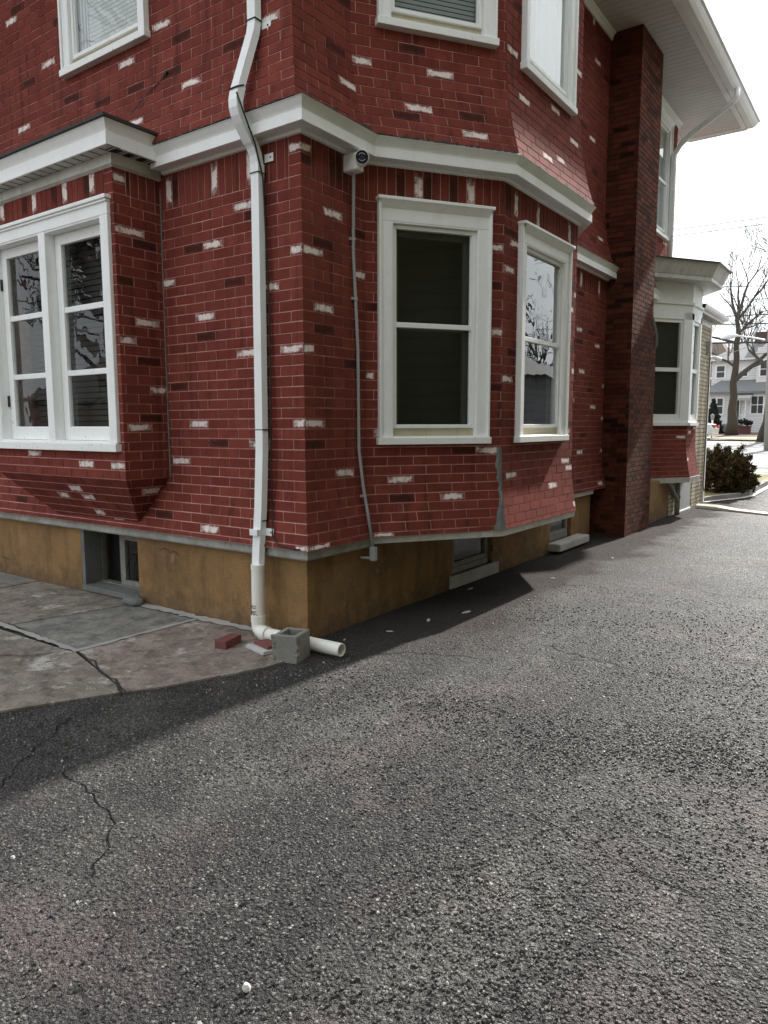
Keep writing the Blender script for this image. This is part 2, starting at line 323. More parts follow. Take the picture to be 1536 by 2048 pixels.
def m_clap(name, c, step=.11):
    t = NT(name); c0 = t.n('ShaderNodeTexCoord'); sx = t.n('ShaderNodeSeparateXYZ'); t.l(c0.outputs['Object'], sx.inputs[0])
    fr = t.math('FRACT', t.math('DIVIDE', sx.outputs[2], step)); n = t.noise(c0.outputs['Object'], 3, 4)
    line = t.fr(fr, .0, .22)
    return t.fin(t.mix(line, tuple(x * .45 for x in c), t.mix(n, c, tuple(x * .85 for x in c))), .6, t.bump(fr, 1.0, .02))
YELLOW = m_clap('yellow_siding', (.36, .34, .16), .2); CLAPW = m_clap('white_clapboard', (.74, .74, .74), .16)

# ------------------------------------------------------------------ brick walls that follow a plan path and a profile
BL, BH, GAP = .225, .075, .0084
def path_data(path, left=False):
    P = [V((x, y)) for x, y in path]; n = len(P); nr = []; L = [0.0]
    for a, b in zip(P, P[1:]):
        d = (b - a); L.append(L[-1] + d.length); d.normalize(); nr.append(V((d.y, -d.x)))
    m = []
    for i in range(n):
        if i == 0: m.append(nr[0].copy())
        elif i == n - 1: m.append(nr[-1].copy())
        else:
            h = nr[i - 1] + nr[i]; m.append(h / h.dot(nr[i]) if h.length > 1e-6 else nr[i])
    return P, nr, L, m
def cut(rect, holes):
    out = [rect]
    for (a, b, c, d) in holes:
        nxt = []
        for (u0, u1, z0, z1) in out:
            if u1 <= a or u0 >= b or z1 <= c or z0 >= d: nxt.append((u0, u1, z0, z1)); continue
            if u0 < a: nxt.append((u0, a, z0, z1))
            if u1 > b: nxt.append((b, u1, z0, z1))
            uu0, uu1 = max(u0, a), min(u1, b)
            if z0 < c: nxt.append((uu0, uu1, z0, c))
            if z1 > d: nxt.append((uu0, uu1, d, z1))
        out = nxt
    return [r for r in out if r[1] - r[0] > .012 and r[3] - r[2] > .008]
def brick_wall(name, path, u0, ztop, zbot, efun, holes=(), soldier=0, white=(), dark=(), rnd=.0, quoin=(), only=None, raise_=.0048, mats=None, parent=None, bl=BL, bh=BH, rowshift=0, escale=None, zgrid=None):
    """u runs along the path starting at u0; efun(z) = outward offset; soldier = height of upright band under ztop"""
    P, nr, L, m = path_data(path); U = [u0 + l for l in L]; mb = MB(); rg = random.Random(hash(name) % 1000 + len(path) * 7 + int(ztop * 10))
    rg = random.Random(len(path) * 101 + int(ztop * 1000) + int(abs(u0) * 77))
    es = escale or [1] * len(P)
    def pt(i, u, z, off):
        t = (u - U[i]) / (U[i + 1] - U[i]); e = efun(z)
        a = P[i] + m[i] * (e * es[i] + off); b = P[i + 1] + m[i + 1] * (e * es[i + 1] + off); q = a.lerp(b, t); return V((q.x, q.y, z))
    def kind_of(ua, ub, za, zb):
        for (x, z) in white:
            if ua <= x < ub and za <= z < zb: return 1.0
        for (x, z) in dark:
            if ua <= x < ub and za <= z < zb: return .5
        r = rg.random()
        return .5 if r < rnd * .5 else (1.0 if r < rnd else 0.0)
    def put(i, ua, ub, za, zb, gaps, kind, tone, seed, full):
        for (a, b, c, d) in cut((ua, ub, za, zb), holes):
            g = [GAP / 2 if a > ua + 1e-6 or gaps[0] else 0, GAP / 2 if b < ub - 1e-6 or gaps[1] else 0]
            a2, b2, c2, d2 = a + g[0] * (0 if a > ua + 1e-6 else 1), b - g[1] * (0 if b < ub - 1e-6 else 1), c + GAP / 2, d - GAP / 2
            if b2 - a2 < .004 or d2 - c2 < .004: continue
            j = lambda: rg.uniform(-.0010, .0010)
            rs = raise_ + rg.uniform(-.0006, .0012)
            cs = [(a2, c2 + j()), (b2, c2 + j()), (b2, d2 + j()), (a2, d2 + j())]
            F = [pt(i, x, z, rs) for x, z in cs]; B = [pt(i, x, z, -.002) for x, z in cs]
            uvf = [((x - full[0]) / (full[1] - full[0]), (z - full[2]) / (full[3] - full[2])) for x, z in cs]
            c4 = (tone, kind, seed, 1)
            mb.face(F, 0, uvf, c4)
            for k in range(4):
                k2 = (k + 1) % 4
                if (k == 3 and not gaps[0] and a == ua) or (k == 1 and not gaps[1] and b == ub): continue
                mb.face([B[k], B[k2], F[k2], F[k]], 0, [uvf[k], uvf[k2], uvf[k2], uvf[k]], c4)
    zgrid = zgrid or ztop; nrow = int(math.ceil((zgrid - zbot) / bh))
    for i in range(len(P) - 1):
        if only is not None and i not in only: continue
        for r in range(nrow):
            zt = zgrid - r * bh; zb = max(zbot, zt - bh)
            for (a, b, c, d) in cut((U[i], U[i + 1], zb, ztop if r == 0 else zt), holes):
                mb.face([pt(i, a, c, 0), pt(i, b, c, 0), pt(i, b, d, 0), pt(i, a, d, 0)], 1)
            if zt > zgrid - soldier + 1e-4: continue
            off = (.5 if (r + rowshift + (1 if U[i] >= -1e-6 else 0)) % 2 == 0 else 0) * bl
            k = math.floor((U[i] - off) / bl)
            while off + k * bl < U[i + 1]:
                fa, fb = off + k * bl, off + (k + 1) * bl; k += 1
                a, b = max(fa, U[i]), min(fb, U[i + 1])
                if b - a < .004: continue
                rk = random.Random(int((fa + 50) * 1000) * 131 + r * 17)
                mk = kind_of(a, b, zb, zt); put(i, a, b, zb, zt, (fa > U[i] + 1e-6 or a == fa, fb < U[i + 1] - 1e-6 or b == fb), mk, rk.random(), rk.random(), (a, b, zb, zt))
        if soldier:
            za, zb2 = zgrid - soldier, ztop; k = math.floor(U[i] / bh)
            qs = [q for q in quoin if abs(q - U[i]) < 1e-3 or abs(q - U[i + 1]) < 1e-3]
            while k * bh < U[i + 1]:
                fa, fb = k * bh, (k + 1) * bh; k += 1
                a, b = max(fa, U[i]), min(fb, U[i + 1])
                if b - a < .004: continue
                for q in qs:
                    if abs(q - U[i]) < 1e-3: a = max(a, q + .1125)
                    else: b = min(b, q - .1125)
                if b - a < .012: continue
                rk = random.Random(int((fa + 50) * 1000) * 7 + 3)
                put(i, a, b, za, zb2, (True, True), kind_of(fa, fb, za, zb2), rk.random() * .7, rk.random(), (a, b, za, zb2))
            for q in qs:
                for r in range(int(round(soldier / bh))):
                    zt = zgrid - r * bh; a, b = (q, q + .1125) if abs(q - U[i]) < 1e-3 else (q - .1125, q)
                    put(i, a, b, zt - bh, ztop if r == 0 else zt, (a != q, b != q), kind_of(a, b, zt - bh, zt), rg.random(), rg.random(), (a, b, zt - bh, zt))
    return mb.build(name, mats or [BRICK, MORTAR], parent, attr=True)
def sweep(path, prof, idx=None, mi=0, mb=None, escale=None):
    """profile (e, z) swept along plan path with mitres"""
    P, nr, L, m = path_data(path); mb = mb or MB()
    rings = []
    for i in range(len(P)): rings.append([V((*(P[i] + m[i] * e), z)) for e, z in prof])
    for a, b in zip(rings, rings[1:]):
        for k in range(len(prof) - 1): mb.face([a[k], b[k], b[k + 1], a[k + 1]], mi)
    return mb
def lp(a, b, t): return a + (b - a) * t
def flare(E, zf, zb, p=1.5): return lambda z: E * (max(0, min(1, (zf - z) / (zf - zb))) ** p)
#@@MAIN
# ================================================================== ground
def sheet(name, x0, x1, y0, y1, nx, ny, mat, dz=0, kind='structure', rough=0):
    mb = MB(); rg = random.Random(5)
    g = [[mb.vert((lp(x0, x1, i / nx), lp(y0, y1, j / ny), gz(lp(y0, y1, j / ny)) + dz + rg.uniform(-rough, rough))) for i in range(nx + 1)] for j in range(ny + 1)]
    for j in range(ny):
        for i in range(nx): mb.idx((g[j][i], g[j][i + 1], g[j + 1][i + 1], g[j + 1][i]))
    return tag(mb.build(name, mat, smooth=True), kind=kind)
tag(sheet('ground', -400, 400, -400, 400, 8, 400, DIRT, -.03), 'brown soil and leaf litter beyond the road and round the house')
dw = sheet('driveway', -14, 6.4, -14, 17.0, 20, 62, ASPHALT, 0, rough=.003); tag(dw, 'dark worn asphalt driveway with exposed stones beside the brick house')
# patio of old flagstones against the near wall
def polyslab(name, pts, mat, z0, z1, parent=None):
    mb = MB(); n = len(pts)
    mb.idx([mb.vert((x, y, z1)) for x, y in pts]); b = [mb.vert((x, y, z0)) for x, y in pts]
    for k in range(n): mb.idx((b[k], b[(k + 1) % n], (k + 1) % n, k))
    return mb.build(name, mat, parent)
edge = [(.19, -.52), (.17, -.62), (.09, -.80), (.0, -1.03), (-.08, -1.22), (-.22, -1.48), (-.35, -1.74), (-.52, -2.0), (-.95, -2.6), (-1.6, -3.4), (-2.4, -4.2)]
patio = empty('patio'); tag(patio, 'cracked flagstone patio along the near foundation wall', kind='structure')
JX = .008
A_, B_, C_, D_ = (-2.22, -1.13), (-1.15, -1.13), (-1.11, -.02), (-.17, -1.38)
polyslab('flagstone', [(-1.15 + JX, -1.12), (-.19, -1.40), (-.08, -1.22), (0, -1.03), (.09, -.80), (.17, -.62), (.19, -.46), (.04, -.02), (-1.10, -.02)], FLAG_P, -.05, .012, patio)
polyslab('flagstone', [(-2.20, -1.02), (-1.18, -1.11), (-1.135, -.02), (-1.98, -.02)], FLAG_G, -.05, .010, patio)
polyslab('flagstone', [(-2.22, -1.16), (-1.30, -1.16), (-1.16, -1.145), (-.205, -1.41), (-.52, -2.0), (-1.6, -3.4), (-2.4, -4.2), (-3.0, -4.2), (-2.6, -2.0)], FLAG_B, -.05, .011, patio)
polyslab('flagstone', [(-3.6, -1.0), (-2.23, -1.02), (-2.01, -.02), (-3.6, -.02)], FLAG_B, -.05, .009, patio)
polyslab('flagstone', [(-7, -4.2), (-3.03, -4.2), (-2.63, -2.0), (-2.25, -1.16), (-3.6, -1.14), (-7, -1.1)], FLAG_P, -.05, .008, patio)
polyslab('flagstone', [(-7, -1.07), (-3.63, -1.02), (-3.63, -.02), (-7, -.02)], FLAG_G, -.05, .010, patio)
mb = MB(); mb.abox(-9, .17, -3.2, -.005, -.06, .002)
mb2 = MB()
def ribbon(mb, pts, wdt, z, jit=.006, seed=1):
    rg = random.Random(seed); pts2 = []
    for (a, b) in zip(pts, pts[1:]):
        n = max(1, int((V(b) - V(a)).length / .05))
        for k in range(n): pts2.append(V(a).lerp(V(b), k / n))
    pts2.append(V(pts[-1])); L = []
    for i, p in enumerate(pts2):
        d = (pts2[min(i + 1, len(pts2) - 1)] - pts2[max(0, i - 1)]).normalized(); nn = V((-d.y, d.x)); o = nn * rg.uniform(-jit, jit); ww = wdt * rg.uniform(.55, 1.35)
        L.append(((p + o + nn * ww / 2), (p + o - nn * ww / 2)))
    for (a, b), (c, d) in zip(L, L[1:]): mb.face([(a.x, a.y, z), (b.x, b.y, z), (d.x, d.y, z), (c.x, c.y, z)])
ribbon(mb2, [(-3.6, -1.06), (-2.25, -1.09), (-1.16, -1.13), (-1.125, -.03)], .055, .0165, .006, 2)
mb2.build('pointing', JOINT, patio)
mb3 = MB(); ribbon(mb3, [(-1.12, -1.14), (-.85, -1.20), (-.6, -1.31), (-.42, -1.33), (-.17, -1.45)], .014, .0175, .014, 3); ribbon(mb3, [(-1.2, -1.2), (-1.35, -1.42), (-1.75, -1.62), (-2.3, -1.75)], .010, .0175, .012, 4)
mb3.build('crack', SEAM, patio)
mb4 = MB(); ribbon(mb4, [(-1.9, -.05), (-1.1, -.06), (-.5, -.05), (.0, -.06)], .09, .020, .012, 6); mb4.build('mortar_fillet', CONC, patio)
# loose stones bedded in the asphalt, only those near enough to be seen singly
def stones(n, seed):
    mb = MB(); rg = random.Random(seed)
    cl = [(rg.uniform(-1, 5), rg.uniform(-3.2, 1.5), rg.uniform(.2, .7)) for _ in range(46)]
    k = 0
    while k < n:
        if rg.random() < .55:
            c = rg.choice(cl); x, y = rg.gauss(c[0], c[2]), rg.gauss(c[1], c[2])
        else: x, y = rg.uniform(-2.5, 6), rg.uniform(-3.6, 3.0)
        if y > -.1 and x < .75: continue
        if x < .45 and y < 0 and (x - .19) < (y + .52) * .50 + .06: continue
        k += 1; r = rg.uniform(.0030, .0072) * (1 if rg.random() > .05 else 1.7); a = rg.uniform(0, 6.28)
        m = 5; z = gz(y) + .0015
        lo = [(x + r * math.cos(a + i * 6.283 / m) * rg.uniform(.8, 1.3), y + r * math.sin(a + i * 6.283 / m) * rg.uniform(.6, 1.1), z - .004) for i in range(m)]
        hi = [(x + (px - x) * .62, y + (py - y) * .62, z + r * rg.uniform(.15, .75)) for px, py, _ in lo]
        t = rg.random(); c4 = (t, 0, 0, 1)
        mb.face(hi, 0, [(0, 0)] * m, c4)
        for i in range(m): mb.face([lo[i], lo[(i + 1) % m], hi[(i + 1) % m], hi[i]], 0, [(0, 0)] * 4, c4)
    t = NT('aggregate_stone'); at = t.n('ShaderNodeAttribute', attribute_name='tone'); sp = t.n('ShaderNodeSeparateColor'); t.l(at.outputs['Color'], sp.inputs[0])
    mt = t.fin(t.ramp(sp.outputs[0], [(0, (.020, .019, .019)), (.5, (.046, .044, .043)), (.80, (.11, .106, .10)), (.96, (.24, .23, .215)), (1, (.46, .44, .41))]), .6)
    return tag(mb.build('gravel', mt, attr=True), 'small stones standing proud of the worn asphalt', kind='stuff')
stones(36000, 3)
# cracks in the asphalt
mb = MB()
for k_, (pts_, w_) in enumerate([([(.43, -2.17), (.58, -2.21), (.73, -2.20), (.84, -2.24), (1.0, -2.30), (1.14, -2.40), (1.22, -2.55)], .013), ([(2.29, -1.28), (2.44, -1.30), (2.6, -1.34), (2.76, -1.40), (2.89, -1.42), (3.04, -1.45)], .012),
        ([(.57, -.01), (.7, .17), (1.01, .33), (1.3, .36)], .012), ([(1.47, .9), (1.84, .8), (2.22, .74), (2.55, .74), (2.9, .9)], .013), ([(-.12, -1.80), (.04, -2.05), (.17, -2.2), (.35, -2.45)], .012), ([(1.6, 3.6), (2.2, 3.3), (2.9, 3.5)], .016)]):
    ribbon(mb, pts_, w_ * .42, .0040, .024, 60 + k_)
tag(mb.build('driveway_cracks', CRACK), kind='structure')

# ================================================================== the brick house
house = tag(empty('brick_house'), 'red brick sided house with white trimmed windows and canted bay beside the driveway', 'house')
PATH1 = [(-9, 0), (0, 0), (0, .72), (.69, 1.70), (.69, 3.33), (0, 4.31), (0, 9.6)]
PATH2 = [(-9, 0), (-.06, 0), (-.06, .635), (.69, 1.70), (.69, 3.33), (-.06, 4.40), (-.06, 9.85), (-9, 9.85)]
ZB1, ZT1, ZB2, ZT2 = .69, 3.552, 3.715, 6.78
F1 = flare(.10, 1.25, ZB1, 1.7); F2 = flare(.165, 4.45, ZB2, 1.7)
W1w = [(-0.87,3.42),(-0.51,3.42),(-1.36,3.42),(-0.05,3.46),(-0.59,3.14),(-0.93,2.91),(-1.45,2.69),(-0.31,2.56),(-1.03,2.41),(-0.08,2.77),(-0.55,2.11),(-0.13,2.12),(-0.06,1.62),(-1.11,1.61),(-0.56,1.41),(-1.42,1.26),(-0.91,0.79),(-0.10,0.72),
       (0.05,3.46),(0.41,3.12),(0.07,2.76),(0.20,2.40),(0.03,2.12),(0.10,1.61),(0.34,1.20),(0.08,0.72),(0.71,2.70),(0.74,1.97),(0.79,1.48),(0.81,1.50),
       (1.14,3.42),(1.64,3.42),(1.87,3.04),(1.86,2.33),(1.88,1.37),(0.92,1.13),(1.46,1.02),(0.78,0.72),
       (2.12,3.42),(2.58,3.42),(3.32,3.42),(2.10,2.84),(2.05,1.93),(3.44,2.73),(3.49,2.09),(2.16,1.17),(3.42,1.18),(2.93,0.97),(3.50,0.74),(3.48,1.54),
       (5.96,2.29),(6.68,2.09),(5.62,1.92),(6.25,1.80),(6.85,1.67),(5.82,1.23),(6.80,1.19),(6.63,0.80),(5.82,2.78),(6.5,2.66),(5.70,3.42),(6.41,3.42),(6.87,3.10),(-6.2,2.5),(-5.4,3.0),(-5.9,1.5),(-7.4,2.1)]
W1d = [(-1.30,3.42),(-0.50,3.06),(-1.17,2.91),(-0.69,2.63),(-1.02,2.26),(-1.35,1.89),(-0.80,1.47),(-1.49,0.86),(0.05,3.40),(0.18,2.85),(0.20,2.26),(0.38,3.42),(0.51,2.04),(0.21,1.41),(0.70,2.98),(0.77,2.48),(0.56,2.03),
       (1.44,3.42),(1.00,3.42),(1.86,2.68),(1.87,1.86),(1.55,1.36),(0.94,0.99),(1.95,3.42),(2.02,3.20),(2.04,2.20),(3.43,2.95),(3.43,2.31),(6.27,2.79),(5.81,2.64),(5.67,3.22),(6.27,2.07)]
W2w = [(-3.57,5.30),(-3.02,4.80),(-3.44,4.37),(-1.71,4.51),(-1.29,4.67),(-1.07,4.11),(-1.59,4.00),(-0.86,4.95),(-0.27,4.36),(0.72,4.27),(0.51,4.06),(1.45,4.23),(1.10,4.00),(1.60,3.82),(2.03,4.57),(2.28,4.30),(2.93,4.44),(3.42,4.94),(3.33,4.25),(2.92,3.99),(2.56,3.86),
       (6.31,6.25),(6.87,5.76),(6.29,5.24),(6.89,4.89),(6.37,4.07),(7.03,4.26),(7.4,3.98),(6.10,6.65),(6.85,6.65),(9.71,4.63),(9.97,6.10),(10.2,4.58),(9.45,4.21),(9.43,6.68),(10.1,6.65),(-4.9,4.6),(-6,5.2),(-5.5,6)]
W2d = [(-3.46,5.37),(-3.34,4.73),(-2.68,4.45),(-1.79,4.30),(-2.23,4.30),(-1.32,4.23),(-1.04,4.51),(-0.57,4.23),(0.38,4.28),(1.09,4.42),(0.95,3.92),(1.48,3.97),(0.62,4.65),(2.07,4.91),(5.94,5.29),(6.29,4.88),(6.71,6.17)]
holes1 = [(.86, 1.76, 1.46, 3.28), (2.22, 3.27, 1.46, 3.26)]
brick_wall('wall', PATH1, -9, ZT1, ZB1, F1, holes1, .225, W1w, W1d, .006, (0,), parent=house, rowshift=1, zgrid=3.505, escale=[1, 1, .9, .62, .62, .7, .9])
holes2 = [(-2.67, -1.59, 4.63, 6.32), (.875, 1.785, 4.57, 6.26), (2.24, 3.28, 4.53, 6.22), (8.87, 9.84, 4.72, 6.58)]
brick_wall('wall', PATH2, -8.94, ZT2, ZB2, F2, holes2, .225, W2w, W2d, .006, (0,), parent=house, escale=[1, 1, 1, .86, .86, .9, 1, 1])
# inner lining so that the walls are solid from behind
mb = MB()
for (x0, x1, y0, y1, z0, z1) in [(-8.9, -.3, 9.4, 9.5, .2, 6.7), (-8.9, -8.8, .3, 9.4, .2, 6.7), (-8.8, -.3, .5, 9.4, 3.52, 3.6)]: mb.abox(x0, x1, y0, y1, z0, z1)
mb.build('inner_wall', DARKIN, house)
# box bay on the near wall
BP = [(-3.46, 0), (-3.46, -.43), (-1.50, -.43), (-1.50, 0)]
bw = [(-2.62,3.42),(-2.16,3.42),(-1.77,3.42),(-3.14,3.42),(-2.92,1.34),(-2.10,1.27),(-1.62,1.26),(-2.45,1.05),(-2.75,1.0),(-2.2,.93),(-2.3,.8),(-1.95,.72)]
# path u: start at -3.46-.43 so that the front face carries u = x
brw = [(-1.47,3.03),(-1.36,3.04),(-1.25,2.40),(-1.44,2.25),(-1.22,1.83),(-1.42,1.54),(-1.47,3.43),(-1.32,1.07)]
brd = [(-1.26,2.97),(-1.46,2.67),(-1.23,2.11),(-1.33,1.62),(-1.35,3.43),(-2.74,3.42),(-2.28,3.42),(-1.82,3.42)]
def bprof(z): return 0 if z > 1.16 else -.43 * (1.16 - z) / .5
brick_wall('wall', BP, -3.89, ZT1, .66, bprof, [(-3.36, -1.56, 1.44, 3.22)], .225, bw + brw, brd, .0, (-1.50,), parent=house)
mb = MB(); mb.tube([(-1.49, -.006, 3.45), (-1.495, -.008, 2.3), (-1.49, -.008, 1.17), (-1.93, -.012, .67)], .007, 6); mb.build('caulk_line', CEMENT, house)
# cornice belt between the storeys
CP = [(-.13, 3.545), (-.005, 3.545)]
prof = [(-.05, 3.74), (.150, 3.712), (.170, 3.702), (.158, 3.694), (.114, 3.638), (.132, 3.634), (.132, 3.564), (.118, 3.561), (.030, 3.568), (.033, 3.556), (.026, 3.546), (0, 3.542)]
C1 = [(-1.44, 0), (0, 0), (0, .72), (.69, 1.70), (.69, 3.33), (0, 4.31), (0, 9.0)]
mb = sweep(C1, prof); mb.face([(-1.44, -e, z) for e, z in prof])
mb.build('cornice', TRIM, house)
mb = sweep([(-9, 0), (-3.60, 0)], prof); mb.build('cornice', TRIM, house)
# dark ragged edge of the siding above the cornice
mb = MB(); rg = random.Random(4)
P_, nr_, L_, m_ = path_data(C1)
for i in range(len(P_) - 1):
    n = int((P_[i + 1] - P_[i]).length / .03) + 1
    for k in range(n):
        a = P_[i].lerp(P_[i + 1], k / n); b = P_[i].lerp(P_[i + 1], (k + 1) / n); mm = m_[i].lerp(m_[i + 1], k / n); m2 = m_[i].lerp(m_[i + 1], (k + 1) / n); e = .142 + rg.uniform(-.012, .028)
        h = rg.uniform(.010, .028)
        mb.face([(*(a + mm * .08), 3.715), (*(b + m2 * .08), 3.715), (*(b + m2 * e), 3.708), (*(a + mm * e), 3.708)]); mb.face([(*(a + mm * e), 3.708), (*(b + m2 * e), 3.708), (*(b + m2 * (e - .004)), 3.708 + h), (*(a + mm * (e - .004)), 3.708 + h)])
mb.build('siding_edge', SHINGLE, house)
# roof of the box bay
OV = .135
BR = [(-3.46, 0), (-3.46, -.43), (-1.50, -.43), (-1.50, 0)]
bp = [(-.5, 3.90), (OV + .03, 3.800), (OV + .045, 3.785), (OV + .03, 3.772), (OV - .02, 3.70)]
sweep(BR, [(OV + .03, 3.772), (OV - .01, 3.695), (OV + .004, 3.692), (OV + .004, 3.603), (OV - .008, 3.60)]).build('fascia', TRIM, house)
mb = sweep(BR, [(-.43, 3.97), (OV + .05, 3.795), (OV + .05, 3.775), (OV + .02, 3.772)]); mb.build('roof', SHINGLE, house)
mb = MB(); sweep(BR, [(OV, 3.603), (.02, 3.603), (.02, 3.53), (.035, 3.52), (.008, 3.505)], mb=mb)
for k in range(20): mb.abox(-3.55 + k * .115, -3.546 + k * .115, -.56, -.45, 3.599, 3.604, 1)
for k in range(5): mb.abox(-1.47, -1.38, -.50 + k * .11, -.496 + k * .11, 3.599, 3.604, 1)
for k in range(4):
    for q in range(7): mb.abox(-1.465 + q * .0115, -1.459 + q * .0115, -.47 + k * .11, -.41 + k * .11, 3.598, 3.6045, 1)
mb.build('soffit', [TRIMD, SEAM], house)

# ------------------------------------------------------------------ windows
def frame(O, U, N):
    O, U, N = V(O), V(U), V(N)
    def L(u, z, n): return O + U * u + V((0, 0, z)) + N * n
    def b(mb, u0, u1, z0, z1, n0, n1, mi=0): mb.box(L(u0, z0, n0), U * (u1 - u0), N * (n1 - n0), V((0, 0, z1 - z0)), mi) if False else mb.box(L(u0, z0, n1), U * (u1 - u0), N * (n0 - n1), V((0, 0, z1 - z0)), mi)
    return L, b
def double_hung(O, U, N, W, H, meet, style='dark', cw=.115, head=.15, sillh=.055, glass=None, label=None):
    O, U, N = V(O), V(U), V(N); L, b = frame(O, U, N); mb = MB(); pr = .036
    b(mb, 0, cw, sillh, H - head, 0, pr); b(mb, W - cw, W, sillh, H - head, 0, pr); b(mb, 0, W, H - head, H, 0, pr)
    b(mb, 0, .022, sillh, H, pr, pr + .020); b(mb, W - .022, W, sillh, H, pr, pr + .020)           # back band
    mb.face([L(.022, H - .075, pr + .001), L(W - .022, H - .075, pr + .001), L(W - .012, H - .02, pr + .042), L(.012, H - .02, pr + .042)])
    b(mb, -.012, W + .012, H - .022, H + .004, -.002, pr + .046)                                      # crown
    b(mb, cw - .004, cw + .008, sillh, H - head, -.13, pr - .003); b(mb, W - cw - .008, W - cw + .004, sillh, H - head, -.13, pr - .003)
    b(mb, cw, W - cw, H - head - .012, H - head + .004, -.13, pr - .003)
    w = bevel(mb.build('window', TRIM, house), .005, 2)
    if label: w['label'] = label
    s = MB(); b(s, -.012, W + .012, 0, sillh, -.01, pr + .030); b(s, cw, W - cw, sillh - .004, sillh + .01, -.13, .03)
    bevel(s.build('sill', PEEL, w), .004)
    c = MB(); b(c, cw + .008, W - cw - .008, sillh + .01, sillh + .075, -.05, -.012); c.build('sill_strip', CREAM, w)
    a0, a1, z0, z1 = cw + .010, W - cw - .010, sillh + .075, H - head - .014
    f = MB(); t = .030
    b(f, a0, a0 + t, z0, z1, -.035, .006); b(f, a1 - t, a1, z0, z1, -.035, .006); b(f, a0 + t, a1 - t, z0, z0 + t, -.035, .010); b(f, a0 + t, a1 - t, z1 - t, z1, -.035, .006)
    zm = sillh + (H - sillh) * meet; b(f, a0 + t, a1 - t, zm - .020, zm + .020, -.033, .004)
    b(f, a0 + t, a0 + t + .010, z0 + t, z1 - t, -.037, -.010); b(f, a1 - t - .010, a1 - t, z0 + t, z1 - t, -.037, -.010)
    bevel(f.build('storm_sash', VINYL, w), .003)
    for k, (za, zb) in enumerate(((z0 + t, zm - .020), (zm + .020, z1 - t))):
        p = MB(); p.face([L(a0 + t, za, -.018 - k * .006), L(a1 - t, za, -.018 - k * .006), L(a1 - t, zb, -.018 - k * .006), L(a0 + t, zb, -.018 - k * .006)]); p.build('pane', glass or GLASS, w)
    back = MB(); b(back, a0 - .2, a1 + .2, z0 - .3, z1 + .3, -.36, -.34)
    if style == 'dark':
        back.build('dark_interior', DARKIN, w)
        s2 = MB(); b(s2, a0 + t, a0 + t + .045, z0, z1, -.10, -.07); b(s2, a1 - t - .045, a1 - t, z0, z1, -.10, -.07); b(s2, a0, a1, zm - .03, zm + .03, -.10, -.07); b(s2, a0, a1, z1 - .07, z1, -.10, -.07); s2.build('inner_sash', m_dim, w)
    elif style == 'blind':
        back.build('dark_interior', DARKIN, w); bl = MB(); n = int((z1 - z0) / .034)
        for k in range(n):
            zz = z0 + .02 + k * .034; bl.box(L(a0 + .03, zz, -.070), U * (a1 - a0 - .06), N * .006 + V((0, 0, .0225)), V((0, 0, .0016)) - N * .0008)
        bl.build('blind', BLINDG, w)
    elif style == 'blindw':
        back.build('dark_interior', DARKIN, w); bl = MB(); n = int((z1 - z0) / .034)
        for k in range(n):
            zz = z0 + .02 + k * .034; bl.box(L(a0 + .17, zz, -.062), U * (a1 - a0 - .2), N * .007 + V((0, 0, .0245)), V((0, 0, .0016)) - N * .0008)
        bl.build('blind', BLINDM, w)
        cu = MB()
        for k in range(8): b(cu, a0 + .01 + k * .022, a0 + .034 + k * .022, z0, z1, -.068 - .010 * (k % 2), -.055 - .010 * (k % 2))
        cu.build('curtain', CURT, w)
    elif style == 'curtain':
        cu = MB(); n = 40
        for k in range(n):
            u0, u1 = lp(a0, a1, k / n), lp(a0, a1, (k + 1) / n); q = lambda u: -.11 - .018 * math.sin(u * 46) - .008 * math.sin(u * 101)
            cu.face([L(u0, z0, q(u0)), L(u1, z0, q(u1)), L(u1, z1, q(u1)), L(u0, z1, q(u0))])
        cu.build('curtain', CURT, w); back.build('dark_interior', DARKIN, w)
    return w
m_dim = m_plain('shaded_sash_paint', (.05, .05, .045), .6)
d2 = V((.69, .98, 0)).normalized(); n2 = V((d2.y, -d2.x, 0))
double_hung(V((0, .72, 1.425)) + d2 * .10, d2, n2, .97, 1.885, .485, 'dark', head=.17, glass=GLASS1, label='tall dark window on the slanted face of the bay')
double_hung((.69, 1.965, 1.425), (0, 1, 0), (1, 0, 0), 1.12, 1.86, .475, 'dark', head=.16, glass=GLASSW, label='bay window reflecting sky and bare branches')
d2u = (V((.69, 1.70, 0)) - V((-.06, .635, 0))).normalized(); n2u = V((d2u.y, -d2u.x, 0))
double_hung(V((-.06, .635, 4.53)) + d2u * .205, d2u, n2u, .985, 1.77, .48, 'blind', cw=.10, glass=GLASS1, label='upper window with grey blind on the slanted bay face')
double_hung((.69, 1.955, 4.49), (0, 1, 0), (1, 0, 0), 1.115, 1.77, .60, 'curtain', cw=.10, glass=GLASSW, label='upper bay window with white curtain')
double_hung((-2.71, 0, 4.59), (1, 0, 0), (0, -1, 0), 1.16, 1.77, .48, 'blindw', cw=.10, glass=GLASSD, label='upper window with white blind above the box bay')
double_hung((-.06, 8.36, 4.68), (0, 1, 0), (1, 0, 0), 1.05, 1.92, .46, 'curtain', cw=.10, glass=GLASSW, label='upper window beyond the chimney')
